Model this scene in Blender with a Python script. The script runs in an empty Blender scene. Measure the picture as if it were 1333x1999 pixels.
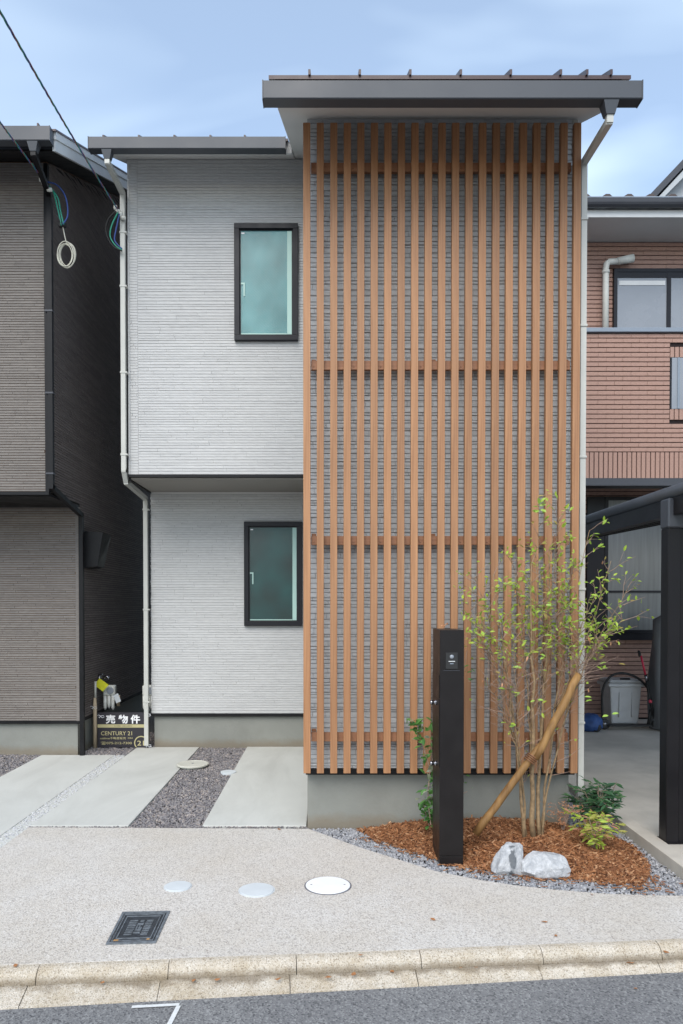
import bpy, math, random
import numpy as np
from mathutils import Vector, Matrix
R = math.radians
random.seed(7); rng = np.random.default_rng(7)
scene = bpy.context.scene
col = scene.collection

# ------------------------------------------------------------------ camera
F, VX, HOR, PITCH, CAMH = 1420.0, 640.0, 1180.0, R(1.0), 1.8
PPY = HOR + F*math.tan(PITCH)
cd = bpy.data.cameras.new('camera'); cam = bpy.data.objects.new('camera', cd); col.objects.link(cam)
cam.location = (0, 0, CAMH); cam.rotation_euler = (math.pi/2 - PITCH, 0, 0)
cd.sensor_fit = 'VERTICAL'; cd.sensor_height = 36; cd.sensor_width = 24
cd.lens = F/1999*36
cd.shift_x = (666.5 - VX)/1999; cd.shift_y = (PPY - 999.5)/1999
cd.clip_end = 500; cd.clip_start = .05
scene.camera = cam
# ------------------------------------------------------------------ light
SUN_EL, SUN_AZ = 47, 196       # azimuth clockwise from +Y (the view direction)
w = bpy.data.worlds.new('World'); scene.world = w; w.use_nodes = True
nt = w.node_tree; N = nt.nodes; L = nt.links
bg = N['Background']; bg.inputs[1].default_value = .138
sky = N.new('ShaderNodeTexSky'); sky.sky_type = 'NISHITA'; sky.sun_disc = False
sky.sun_elevation = R(SUN_EL); sky.sun_rotation = R(SUN_AZ); sky.air_density = 1.0; sky.dust_density = 1.2; sky.ozone_density = 1.0
tc = N.new('ShaderNodeTexCoord'); sep = N.new('ShaderNodeSeparateXYZ'); L.new(tc.outputs['Generated'], sep.inputs[0])
az = N.new('ShaderNodeMath'); az.operation = 'ADD'; az.inputs[1].default_value = .35; L.new(sep.outputs[2], az.inputs[0])
mx = N.new('ShaderNodeMath'); mx.operation = 'MAXIMUM'; mx.inputs[1].default_value = .1; L.new(az.outputs[0], mx.inputs[0])
dx = N.new('ShaderNodeMath'); dx.operation = 'DIVIDE'; L.new(sep.outputs[0], dx.inputs[0]); L.new(mx.outputs[0], dx.inputs[1])
dy = N.new('ShaderNodeMath'); dy.operation = 'DIVIDE'; L.new(sep.outputs[1], dy.inputs[0]); L.new(mx.outputs[0], dy.inputs[1])
cb = N.new('ShaderNodeCombineXYZ'); L.new(dx.outputs[0], cb.inputs[0]); L.new(dy.outputs[0], cb.inputs[1])
mp = N.new('ShaderNodeMapping'); mp.inputs['Rotation'].default_value = (0, 0, R(35)); mp.inputs['Scale'].default_value = (.9, 1.9, 1); mp.inputs['Location'].default_value = (1.3, .4, 0)
L.new(cb.outputs[0], mp.inputs[0])
cn = N.new('ShaderNodeTexNoise'); cn.inputs['Scale'].default_value = 1.3; cn.inputs['Detail'].default_value = 4; cn.inputs['Roughness'].default_value = .5; cn.inputs['Distortion'].default_value = .5
L.new(mp.outputs[0], cn.inputs['Vector'])
cr = N.new('ShaderNodeMapRange'); cr.inputs[1].default_value = .44; cr.inputs[2].default_value = .70; cr.inputs[3].default_value = .18; cr.inputs[4].default_value = .66
L.new(cn.outputs['Fac'], cr.inputs[0])
mix = N.new('ShaderNodeMix'); mix.data_type = 'RGBA'
CLOUD = (5.2, 6.2, 6.9, 1)
mix.inputs[7].default_value = CLOUD
L.new(cr.outputs[0], mix.inputs[0]); L.new(sky.outputs[0], mix.inputs[6]); L.new(mix.outputs[2], bg.inputs[0])

sd = bpy.data.lights.new('sun', 'SUN'); sun = bpy.data.objects.new('sun', sd); col.objects.link(sun)
sd.energy = 1.4; sd.angle = R(45); sd.color = (1, .95, .88)
a = R(SUN_AZ); e = R(SUN_EL)
sdir = Vector((math.sin(a)*math.cos(e), math.cos(a)*math.cos(e), math.sin(e)))
sun.rotation_euler = sdir.to_track_quat('Z', 'Y').to_euler()
vs = scene.view_settings; vs.view_transform = 'Standard'; vs.look = 'None'; vs.gamma = 1; vs.use_curve_mapping = False
vs.exposure = .90

# ------------------------------------------------------------------ measuring helpers (pixel of the photo -> metres)
cp, sp = math.cos(PITCH), math.sin(PITCH)
def ray(px, py):
    u, v = (px - VX)/F, -(py - PPY)/F      # camera space (u, v, -1)
    return Vector((u, cp + v*sp, v*cp - sp))
def at(px, py, Y):
    r = ray(px, py); t = Y/r.y
    return Vector((r.x*t, Y, CAMH + r.z*t))
def gr(px, py, z=0.0):
    r = ray(px, py); t = (z - CAMH)/r.z
    return Vector((r.x*t, r.y*t, z))
def X(px, Y, py=1180): return at(px, py, Y).x
def Z(py, Y): return at(640, py, Y).z

# ------------------------------------------------------------------ object helpers
OFF = {}
def tag(o, label=None, cat=None, group=None, kind=None):
    if label: o['label'] = label
    if cat: o['category'] = cat
    if group: o['group'] = group
    if kind: o['kind'] = kind
    return o
def empty(name, loc, label, cat, group=None):
    o = bpy.data.objects.new(name, None); col.objects.link(o); o.location = loc; o.empty_display_size = .1
    OFF[o.name] = Vector(loc)
    return tag(o, label, cat, group)
def link(name, me, parent=None, loc=None, rot=None, scale=None):
    o = bpy.data.objects.new(name, me); col.objects.link(o)
    off = Vector((0, 0, 0))
    if parent is not None:
        o.parent = parent; off = OFF.get(parent.name, Vector((0, 0, 0)))
    if loc is not None:
        o.location = Vector(loc) - off
    if rot is not None: o.rotation_euler = rot
    if scale is not None: o.scale = scale
    OFF[o.name] = off if loc is None else Vector(loc)
    return o
class MB:
    def __init__(s): s.v = []; s.f = []
    def add(s, v, f):
        n = len(s.v); s.v += [tuple(p) for p in v]; s.f += [tuple(i + n for i in q) for q in f]; return s
    def box(s, x0, x1, y0, y1, z0, z1, b=0):
        if x1 < x0: x0, x1 = x1, x0
        if y1 < y0: y0, y1 = y1, y0
        if b <= 0:
            v = [(x0,y0,z0),(x1,y0,z0),(x1,y1,z0),(x0,y1,z0),(x0,y0,z1),(x1,y0,z1),(x1,y1,z1),(x0,y1,z1)]
            return s.add(v, [(0,3,2,1),(4,5,6,7),(0,1,5,4),(1,2,6,5),(2,3,7,6),(3,0,4,7)])
        # box with chamfered edges
        v = []; idx = {}
        for i, xx in enumerate((x0, x1)):
            for j, yy in enumerate((y0, y1)):
                for k, zz in enumerate((z0, z1)):
                    sx, sy, sz = (b if i == 0 else -b), (b if j == 0 else -b), (b if k == 0 else -b)
                    idx[i,j,k,0] = len(v); v.append((xx, yy+sy, zz+sz))
                    idx[i,j,k,1] = len(v); v.append((xx+sx, yy, zz+sz))
                    idx[i,j,k,2] = len(v); v.append((xx+sx, yy+sy, zz))
        g = lambda i,j,k,a: idx[i,j,k,a]
        f = [(g(0,0,0,0),g(0,0,1,0),g(0,1,1,0),g(0,1,0,0)), (g(1,0,0,0),g(1,1,0,0),g(1,1,1,0),g(1,0,1,0)),
             (g(0,0,0,1),g(1,0,0,1),g(1,0,1,1),g(0,0,1,1)), (g(0,1,0,1),g(0,1,1,1),g(1,1,1,1),g(1,1,0,1)),
             (g(0,0,0,2),g(0,1,0,2),g(1,1,0,2),g(1,0,0,2)), (g(0,0,1,2),g(1,0,1,2),g(1,1,1,2),g(0,1,1,2))]
        for k in (0,1):
            for j in (0,1): f.append((g(0,j,k,1),g(1,j,k,1),g(1,j,k,2),g(0,j,k,2)))
            for i in (0,1): f.append((g(i,0,k,0),g(i,1,k,0),g(i,1,k,2),g(i,0,k,2)))
        for i in (0,1):
            for j in (0,1): f.append((g(i,j,0,0),g(i,j,1,0),g(i,j,1,1),g(i,j,0,1)))
            for j in (0,1):
                for k in (0,1): f.append((g(i,j,k,0),g(i,j,k,1),g(i,j,k,2)))
        return s.add(v, f)
    def prism(s, pts, axis, a0, a1):
        """closed 2-D outline extruded along an axis (0,1,2) from a0 to a1"""
        n = len(pts)
        def mk(p, a):
            if axis == 0: return (a, p[0], p[1])
            if axis == 1: return (p[0], a, p[1])
            return (p[0], p[1], a)
        v = [mk(p, a0) for p in pts] + [mk(p, a1) for p in pts]
        f = [tuple(range(n)), tuple(range(2*n-1, n-1, -1))] + [(i, (i+1) % n, n+(i+1) % n, n+i) for i in range(n)]
        return s.add(v, f)
    def tube(s, pts, rad, n=8, cap=True):
        pts = [Vector(p) for p in pts]; m = len(pts)
        if not hasattr(rad, '__len__'): rad = [rad]*m
        t0 = (pts[1]-pts[0]).normalized(); up = Vector((0,0,1)) if abs(t0.z) < .9 else Vector((1,0,0))
        a = t0.cross(up).normalized(); base = len(s.v)
        for i, p in enumerate(pts):
            t = (pts[min(i+1,m-1)]-pts[max(i-1,0)])
            if t.length < 1e-9: t = t0
            t.normalize(); a = (a - t*a.dot(t)).normalized(); b = t.cross(a)
            for k in range(n):
                q = 2*math.pi*k/n
                s.v.append(tuple(p + (a*math.cos(q)+b*math.sin(q))*rad[i]))
        for i in range(m-1):
            for k in range(n):
                s.f.append((base+i*n+k, base+i*n+(k+1)%n, base+(i+1)*n+(k+1)%n, base+(i+1)*n+k))
        if cap:
            s.f.append(tuple(base+k for k in range(n-1,-1,-1))); s.f.append(tuple(base+(m-1)*n+k for k in range(n)))
        return s
    def lathe(s, prof, c, axis='Z', n=24):
        """profile [(r, h)...] turned about an axis through c"""
        base = len(s.v); m = len(prof)
        for r, h in prof:
            for k in range(n):
                q = 2*math.pi*k/n; u, v = r*math.cos(q), r*math.sin(q)
                p = (u, v, h) if axis == 'Z' else ((h, u, v) if axis == 'X' else (u, h, v))
                s.v.append((c[0]+p[0], c[1]+p[1], c[2]+p[2]))
        for i in range(m-1):
            for k in range(n):
                s.f.append((base+i*n+k, base+i*n+(k+1)%n, base+(i+1)*n+(k+1)%n, base+(i+1)*n+k))
        s.f.append(tuple(base+k for k in range(n-1,-1,-1))); s.f.append(tuple(base+(m-1)*n+k for k in range(n)))
        return s
    def mesh(s, name, m, smooth=False, off=None):
        me = bpy.data.meshes.new(name)
        v = s.v if off is None else [(a-off[0], b-off[1], c-off[2]) for a, b, c in s.v]
        me.from_pydata(v, [], s.f); me.materials.append(m)
        if smooth: me.polygons.foreach_set('use_smooth', [True]*len(me.polygons))
        me.update(); return me
    def build(s, name, m, parent=None, smooth=False):
        off = OFF.get(parent.name, Vector((0,0,0))) if parent is not None else Vector((0,0,0))
        me = s.mesh(name, m, smooth, off)
        o = bpy.data.objects.new(name, me); col.objects.link(o)
        if parent is not None: o.parent = parent
        OFF[o.name] = off
        return o
def soup(name, V, Fc, m, parent=None, nper=3):
    """big numpy mesh: V (n,3), Fc (k,nper)"""
    me = bpy.data.meshes.new(name)
    off = OFF.get(parent.name, Vector((0,0,0))) if parent is not None else Vector((0,0,0))
    V = V - np.array(off)
    me.vertices.add(len(V)); me.vertices.foreach_set('co', V.astype(np.float32).ravel())
    k = len(Fc); me.loops.add(k*nper); me.loops.foreach_set('vertex_index', Fc.astype(np.int32).ravel())
    me.polygons.add(k); me.polygons.foreach_set('loop_start', np.arange(k, dtype=np.int32)*nper)
    me.polygons.foreach_set('loop_total', np.full(k, nper, dtype=np.int32))
    me.polygons.foreach_set('use_smooth', np.zeros(k, dtype=bool)); me.update(calc_edges=True); me.materials.append(m)
    o = bpy.data.objects.new(name, me); col.objects.link(o)
    if parent is not None: o.parent = parent
    OFF[o.name] = off
    return o

# ------------------------------------------------------------------ materials
def nodes(name):
    m = bpy.data.materials.new(name); m.use_nodes = True
    nt = m.node_tree; return m, nt.nodes, nt.links, nt.nodes['Principled BSDF']
def c4(c): return (c[0], c[1], c[2], 1)
def sockets_mix(N, L, fac, a, b, blend='MIX'):
    n = N.new('ShaderNodeMix'); n.data_type = 'RGBA'; n.blend_type = blend
    for i, v in ((0, fac), (6, a), (7, b)):
        if hasattr(v, 'links') or hasattr(v, 'is_linked'): L.new(v, n.inputs[i])
        else: n.inputs[i].default_value = v if i == 0 else c4(v)
    return n.outputs[2]
def tex(N, L, kind='noise', scale=10, detail=4, rough=.5, stretch=(1,1,1), coord='Object', dist=0, rot=None):
    t = N.new('ShaderNodeTexCoord'); mp = N.new('ShaderNodeMapping'); mp.inputs['Scale'].default_value = stretch
    if rot: mp.inputs['Rotation'].default_value = rot
    L.new(t.outputs[coord], mp.inputs[0])
    if kind == 'noise':
        n = N.new('ShaderNodeTexNoise'); n.inputs['Scale'].default_value = scale; n.inputs['Detail'].default_value = detail
        n.inputs['Roughness'].default_value = rough; n.inputs['Distortion'].default_value = dist
        L.new(mp.outputs[0], n.inputs['Vector']); return n
    if kind == 'voronoi':
        n = N.new('ShaderNodeTexVoronoi'); n.inputs['Scale'].default_value = scale; L.new(mp.outputs[0], n.inputs['Vector']); return n
    n = N.new('ShaderNodeTexWave'); n.inputs['Scale'].default_value = scale; n.inputs['Distortion'].default_value = dist; L.new(mp.outputs[0], n.inputs['Vector']); return n
def rng_map(N, L, s, a, b, c=0, d=1):
    n = N.new('ShaderNodeMapRange'); n.inputs[1].default_value = a; n.inputs[2].default_value = b; n.inputs[3].default_value = c; n.inputs[4].default_value = d
    L.new(s, n.inputs[0]); return n.outputs[0]
def bump(N, L, P, h, strength=.3, dist=.01, prev=None):
    b = N.new('ShaderNodeBump'); b.inputs['Strength'].default_value = strength; b.inputs['Distance'].default_value = dist
    L.new(h, b.inputs['Height'])
    if prev is not None: L.new(prev, b.inputs['Normal'])
    L.new(b.outputs[0], P.inputs['Normal']); return b.outputs[0]
def plain(name, c, rough=.5, metal=0, var=.12, scale=6, bmp=0, bscale=80, spec=.5, grime=0, island=0, stretch=(1,1,1)):
    m, N, L, P = nodes(name)
    n = tex(N, L, 'noise', scale, 5, .55, stretch)
    lo = tuple(x*(1-var) for x in c); hi = tuple(min(1, x*(1+var)) for x in c)
    out = sockets_mix(N, L, rng_map(N, L, n.outputs['Fac'], .3, .7), lo, hi)
    if island:
        g = N.new('ShaderNodeNewGeometry'); s = rng_map(N, L, g.outputs['Random Per Island'], 0, 1, 1-island, 1+island)
        cc = N.new('ShaderNodeVectorMath'); cc.operation = 'SCALE'; L.new(out, cc.inputs[0]); L.new(s, cc.inputs['Scale']); out = cc.outputs[0]
    if grime:
        n2 = tex(N, L, 'noise', 2.2, 6, .7); out = sockets_mix(N, L, rng_map(N, L, n2.outputs['Fac'], .5, .8, 0, grime), out, (.12,.10,.08))
    L.new(out, P.inputs['Base Color'])
    P.inputs['Roughness'].default_value = rough; P.inputs['Metallic'].default_value = metal; P.inputs['Specular IOR Level'].default_value = spec
    r = rng_map(N, L, n.outputs['Fac'], .3, .7, max(.02, rough-.08), min(1, rough+.08)); L.new(r, P.inputs['Roughness'])
    if bmp:
        nb = tex(N, L, 'noise', bscale, 4, .6); bump(N, L, P, nb.outputs['Fac'], bmp, .004)
    return m
def wood(name, c1, c2, scale=1.0, rough=.55, island=0.1, z=True, var_obj=True):
    m, N, L, P = nodes(name)
    st = (60*scale, 60*scale, 1.6*scale) if z else (1.6*scale, 60*scale, 60*scale)
    g1 = tex(N, L, 'noise', 1.0, 6, .6, st, dist=.4)
    g2 = tex(N, L, 'noise', 1.0, 3, .5, tuple(v*.18 for v in st))
    f = N.new('ShaderNodeMath'); f.operation = 'ADD'; L.new(g1.outputs['Fac'], f.inputs[0]); L.new(g2.outputs['Fac'], f.inputs[1])
    out = sockets_mix(N, L, rng_map(N, L, f.outputs[0], .7, 1.3), c1, c2)
    oi = N.new('ShaderNodeObjectInfo'); s = rng_map(N, L, oi.outputs['Random'], 0, 1, 1-island, 1+island)
    cc = N.new('ShaderNodeVectorMath'); cc.operation = 'SCALE'; L.new(out, cc.inputs[0]); L.new(s, cc.inputs['Scale'])
    L.new(cc.outputs[0], P.inputs['Base Color']); P.inputs['Roughness'].default_value = rough
    bump(N, L, P, g1.outputs['Fac'], .25, .002)
    return m
def siding(name, c, c2, groove=(.05,.05,.05), island=.1, scale=14, bs=.5):
    m, N, L, P = nodes(name)
    n = tex(N, L, 'noise', scale, 6, .6, (1,1,5)); n2 = tex(N, L, 'noise', .9, 4, .5)
    out = sockets_mix(N, L, rng_map(N, L, n.outputs['Fac'], .3, .7), c, c2)
    g = N.new('ShaderNodeNewGeometry'); s = rng_map(N, L, g.outputs['Random Per Island'], 0, 1, 1-island, 1+island)
    s2 = rng_map(N, L, n2.outputs['Fac'], .3, .7, .94, 1.04)
    mu = N.new('ShaderNodeMath'); mu.operation = 'MULTIPLY'; L.new(s, mu.inputs[0]); L.new(s2, mu.inputs[1])
    cc = N.new('ShaderNodeVectorMath'); cc.operation = 'SCALE'; L.new(out, cc.inputs[0]); L.new(mu.outputs[0], cc.inputs['Scale'])
    L.new(cc.outputs[0], P.inputs['Base Color']); P.inputs['Roughness'].default_value = .8; P.inputs['Specular IOR Level'].default_value = .3
    nb = tex(N, L, 'noise', 60, 5, .65, (1,1,2.5)); bump(N, L, P, nb.outputs['Fac'], bs, .006)
    return m
def speckle(name, base, dark, light, s1=170, s2=60, rough=.85, amt=.5, bmp=.4, stain=None, stain_amt=0, dscale=.5, amt2=.35):
    """aggregate surface: every voronoi cell one little stone"""
    m, N, L, P = nodes(name)
    v = tex(N, L, 'voronoi', s1); v2 = tex(N, L, 'voronoi', s2)
    hs = N.new('ShaderNodeSeparateColor'); L.new(v.outputs['Color'], hs.inputs[0])
    hs2 = N.new('ShaderNodeSeparateColor'); L.new(v2.outputs['Color'], hs2.inputs[0])
    out = sockets_mix(N, L, rng_map(N, L, hs.outputs[0], .55, 1, 0, amt), base, dark)
    out = sockets_mix(N, L, rng_map(N, L, hs.outputs[1], .6, 1, 0, amt), out, light)
    dk = rng_map(N, L, hs2.outputs[2], .8, .84, 0, amt2)
    edge = rng_map(N, L, v2.outputs['Distance'], .3, .42, 1, 0)
    mu = N.new('ShaderNodeMath'); mu.operation = 'MULTIPLY'; L.new(dk, mu.inputs[0]); L.new(edge, mu.inputs[1])
    out = sockets_mix(N, L, mu.outputs[0], out, dark)
    n = tex(N, L, 'noise', dscale*2, 6, .65)
    out2 = sockets_mix(N, L, rng_map(N, L, n.outputs['Fac'], .4, .75, 0, 1), (1,1,1), stain or (.85,.83,.8))
    n3 = N.new('ShaderNodeMix'); n3.data_type = 'RGBA'; n3.blend_type = 'MULTIPLY'; n3.inputs[0].default_value = 1 if stain_amt == 0 else stain_amt
    L.new(out, n3.inputs[6]); L.new(out2, n3.inputs[7])
    L.new(n3.outputs[2], P.inputs['Base Color']); P.inputs['Roughness'].default_value = rough; P.inputs['Specular IOR Level'].default_value = .35
    bump(N, L, P, v.outputs['Distance'], bmp, .003)
    return m
def island_mat(name, cols, rough=.7, bmp=.3, bscale=120, spec=.4):
    """loose pieces, every mesh island its own colour off a ramp"""
    m, N, L, P = nodes(name)
    g = N.new('ShaderNodeNewGeometry'); cr = N.new('ShaderNodeValToRGB'); L.new(g.outputs['Random Per Island'], cr.inputs[0])
    cr.color_ramp.interpolation = 'LINEAR'
    el = cr.color_ramp.elements
    while len(el) < len(cols): el.new(.5)
    for i, c in enumerate(cols): el[i].position = i/(len(cols)-1); el[i].color = c4(c)
    n = tex(N, L, 'noise', bscale, 4, .6)
    s = rng_map(N, L, n.outputs['Fac'], .25, .75, .75, 1.2)
    cc = N.new('ShaderNodeVectorMath'); cc.operation = 'SCALE'; L.new(cr.outputs[0], cc.inputs[0]); L.new(s, cc.inputs['Scale'])
    L.new(cc.outputs[0], P.inputs['Base Color']); P.inputs['Roughness'].default_value = rough; P.inputs['Specular IOR Level'].default_value = spec
    if bmp: bump(N, L, P, n.outputs['Fac'], bmp, .003)
    return m
def leafmat(name, c1, c2, brown=None, bfac=0.0):
    m, N, L, P = nodes(name)
    oi = N.new('ShaderNodeObjectInfo'); g = N.new('ShaderNodeNewGeometry')
    ad = N.new('ShaderNodeMath'); ad.operation = 'ADD'; L.new(oi.outputs['Random'], ad.inputs[0]); L.new(g.outputs['Random Per Island'], ad.inputs[1])
    fr = N.new('ShaderNodeMath'); fr.operation = 'FRACT'; L.new(ad.outputs[0], fr.inputs[0])
    out = sockets_mix(N, L, fr.outputs[0], c1, c2)
    if brown: out = sockets_mix(N, L, rng_map(N, L, fr.outputs[0], 1-bfac-.02, 1-bfac), out, brown)
    L.new(out, P.inputs['Base Color']); P.inputs['Roughness'].default_value = .45
    tr = N.new('ShaderNodeBsdfTranslucent'); L.new(out, tr.inputs[0]); ms = N.new('ShaderNodeMixShader'); ms.inputs[0].default_value = .35
    o = N['Material Output']; L.new(P.outputs[0], ms.inputs[1]); L.new(tr.outputs[0], ms.inputs[2]); L.new(ms.outputs[0], o.inputs[0])
    return m

M = {}
M['siding_light'] = siding('light_grey_siding', (.49,.49,.485), (.57,.57,.56), island=.03, bs=.22)
M['siding_grey'] = siding('grey_split_siding', (.50,.52,.53), (.62,.64,.65), island=.07, bs=.45)
M['siding_taupe'] = siding('taupe_siding', (.175,.158,.145), (.235,.215,.195), island=.08, bs=.15)
M['siding_black'] = siding('charcoal_siding', (.14,.118,.110), (.18,.155,.145), island=.12, bs=.08)
M['groove'] = plain('siding_groove', (.17,.17,.175), .9)
M['groove_light'] = plain('light_siding_groove', (.44,.44,.435), .9)
M['groove_brown'] = plain('brown_siding_groove', (.13,.075,.045), .9)
M['groove_dark'] = plain('dark_tile_joint', (.012,.006,.006), .9)
M['groove_black'] = plain('black_siding_groove', (.012,.01,.01), .9)
M['found'] = plain('rendered_foundation', (.235,.24,.215), .9, var=.08, scale=3, bmp=.5, bscale=45, grime=.18)
M['black_metal'] = plain('black_coated_metal', (.007,.007,.008), .45, 0, .2, bmp=.05, spec=.25)
M['pole_black'] = plain('matt_black_mailbox', (.009,.007,.007), .40, 0, .15, bmp=.12, bscale=400, spec=.3)
M['gutter'] = plain('slate_grey_gutter', (.05,.056,.066), .45, 0, .06, scale=2)
M['roofing'] = plain('dark_brown_roofing', (.05,.025,.025), .4, 0, .1)
M['soffit'] = plain('pale_grey_soffit', (.62,.61,.59), .8, 0, .04, scale=2, bmp=.1, bscale=60)
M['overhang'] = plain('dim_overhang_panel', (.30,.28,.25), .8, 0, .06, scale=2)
M['rake'] = plain('pale_rake_board', (.62,.63,.63), .6, 0, .05)
M['pipe'] = plain('pale_grey_pipe', (.50,.50,.46), .4, 0, .06)
M['white_pvc'] = plain('white_plastic', (.62,.62,.57), .45, 0, .08, grime=.2)
M['frame'] = plain('dark_window_frame', (.010,.010,.014), .42, 0, .1, spec=.3)
M['slat'] = wood('tan_slat_wood', (.23,.10,.040), (.44,.228,.108), island=.13)
M['rail'] = wood('brown_rail_wood', (.20,.085,.037), (.32,.15,.075), z=False, island=.06)
M['log'] = wood('yellow_brown_log', (.10,.045,.012), (.36,.20,.065), scale=.35, rough=.7)
M['stake'] = wood('pale_stake_wood', (.42,.32,.20), (.58,.47,.33), scale=.8)
M['bark'] = plain('grey_brown_bark', (.27,.185,.10), .85, 0, .4, scale=30, bmp=.6, bscale=60)
M['twig'] = plain('thin_twig', (.30,.205,.155), .8, 0, .3, scale=30)
M['slab'] = plain('smooth_concrete', (.53,.53,.49), .85, 0, .05, scale=1.6, bmp=.25, bscale=160, grime=.0)
M['garage_floor'] = plain('worn_concrete', (.46,.42,.36), .8, 0, .22, scale=1.3, bmp=.2, bscale=90, grime=.25)
M['apron'] = speckle('washed_aggregate_concrete', (.565,.53,.48), (.24,.21,.19), (.70,.675,.64), 150, 55, amt=.7, stain=(.90,.86,.80), bmp=.6)
M['asphalt'] = speckle('asphalt', (.185,.185,.185), (.05,.05,.055), (.33,.33,.32), 120, 70, amt=.75, stain=(.78,.78,.8), bmp=.7)
M['kerb'] = speckle('weathered_kerb_concrete', (.53,.47,.385), (.22,.18,.13), (.68,.64,.57), 200, 100, amt=.7, stain=(.78,.72,.62), dscale=3.5, bmp=.7, amt2=.7)
M['soil'] = plain('dark_ground', (.10,.095,.09), .95, 0, .3, scale=20, bmp=.6, bscale=120)
M['mulch_base'] = plain('mulch_base', (.13,.055,.025), .95, 0, .35, scale=40, bmp=.8, bscale=100)
M['chip'] = island_mat('bark_chips', [(.07,.024,.010),(.24,.095,.035),(.36,.16,.065),(.15,.055,.02),(.28,.12,.05),(.52,.30,.16)], .8)
M['gravel'] = island_mat('blue_grey_gravel', [(.15,.155,.17),(.28,.285,.30),(.38,.38,.39),(.22,.22,.24),(.48,.47,.46)], .75)
M['gravel_brown'] = island_mat('mixed_dark_gravel', [(.08,.075,.08),(.20,.19,.20),(.28,.26,.25),(.14,.13,.14),(.42,.36,.32)], .75)
M['pebble'] = island_mat('pale_grey_pebbles', [(.40,.40,.41),(.50,.50,.49),(.45,.45,.46),(.54,.53,.50)], .75)
M['paint'] = plain('worn_white_paint', (.62,.63,.62), .8, 0, .12, scale=40, bmp=.4, bscale=200)
M['white_cover'] = plain('white_cover', (.80,.80,.79), .5, 0, .03)
M['pale_cover'] = plain('pale_blue_cover', (.56,.59,.60), .6, 0, .05)
M['cream_cover'] = plain('cream_cover', (.52,.51,.44), .6, 0, .06)
M['rim'] = plain('grey_cover_rim', (.13,.13,.15), .6)
M['iron'] = plain('cast_iron', (.03,.034,.04), .5, 0, .5, scale=25, bmp=.5, bscale=120)
M['iron_pale'] = plain('pale_iron_relief', (.13,.145,.16), .5, 0, .45, scale=30, bmp=.4, bscale=150)  # raised iron in a lighter tone, for contrast with the dark lid
M['rust'] = plain('rust_patch', (.35,.20,.08), .9)
M['chrome'] = plain('chrome', (.28,.28,.30), .22, 1, .05)
M['tile'] = siding('brown_wall_tile', (.35,.215,.17), (.46,.295,.24), island=.08, scale=25)
M['cap'] = plain('blue_grey_cap', (.22,.26,.31), .45, 0, .05)
M['dark_beam'] = plain('dark_grey_beam', (.045,.048,.058), .45, 0, .08)
M['carport'] = plain('black_carport', (.008,.007,.008), .38, 0, .2, scale=3, spec=.25)
M['carport_grey'] = plain('grey_carport_cap', (.05,.055,.065), .4, 0, .1)
M['roof_tile'] = plain('brown_roof_tile', (.12,.095,.09), .6, 0, .15)
M['grey_panel'] = plain('grey_gable_panel', (.42,.45,.47), .7, 0, .05)
M['bin'] = plain('grey_plastic_bin', (.50,.50,.50), .55, 0, .10, grime=.12)
M['tarp'] = plain('grey_tarpaulin', (.16,.165,.17), .5, 0, .1, bmp=.2, bscale=20)
M['red'] = plain('pink_red_paint', (.55,.03,.07), .4)
M['blue'] = plain('blue_cloth', (.02,.06,.19), .6, 0, .3)
M['rubber'] = plain('black_rubber', (.015,.015,.015), .6)
M['sign_dark'] = plain('dark_sign_board', (.022,.019,.026), .45, 0, .05)
M['sign_gold'] = plain('gold_print', (.47,.42,.22), .6, 0, .03)
M['sign_white'] = plain('white_print', (.80,.80,.80), .6, 0, .02)
M['sign_ink'] = plain('small_dark_print', (.10,.09,.06), .6, 0, .02)
M['yellow'] = plain('yellow_tag', (.72,.70,.03), .6, 0, .08, scale=30)
M['white_tie'] = plain('white_plastic_tie', (.75,.76,.78), .5)
M['cable_red'] = plain('dark_red_cable', (.22,.05,.06), .5)
M['cable_blue'] = plain('blue_cable', (.03,.07,.26), .5)
M['cable_green'] = plain('green_cable', (.02,.26,.17), .5)
M['coil'] = plain('cream_coiled_cable', (.60,.58,.48), .5)
M['curtain'] = plain('dim_curtain_glass', (.16,.17,.17), .35, 0, .2, scale=3, stretch=(6,1,.3))
M['dimglass'] = plain('grey_blind_glass', (.26,.28,.31), .25, 0, .05, scale=2)
M['fallen'] = island_mat('fallen_leaf', [(.30,.06,.03),(.36,.16,.06),(.22,.09,.04)], .7, 0)
M['leaf_tree'] = leafmat('yellow_green_leaf', (.24,.40,.04), (.46,.58,.07), (.40,.32,.09), .10)
M['leaf_top'] = leafmat('bright_young_leaf', (.34,.56,.09), (.42,.62,.12))
M['leaf_dry'] = leafmat('dry_brown_leaf', (.46,.20,.09), (.58,.31,.16))
M['leaf_dark'] = leafmat('deep_green_leaf', (.06,.18,.04), (.15,.34,.08), (.35,.40,.28), .1)
M['leaf_nandina'] = leafmat('dark_narrow_leaf', (.03,.095,.045), (.07,.17,.06))
M['leaf_autumn'] = leafmat('yellow_pink_leaf', (.33,.36,.06), (.42,.40,.10), (.50,.24,.15), .35)

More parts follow.
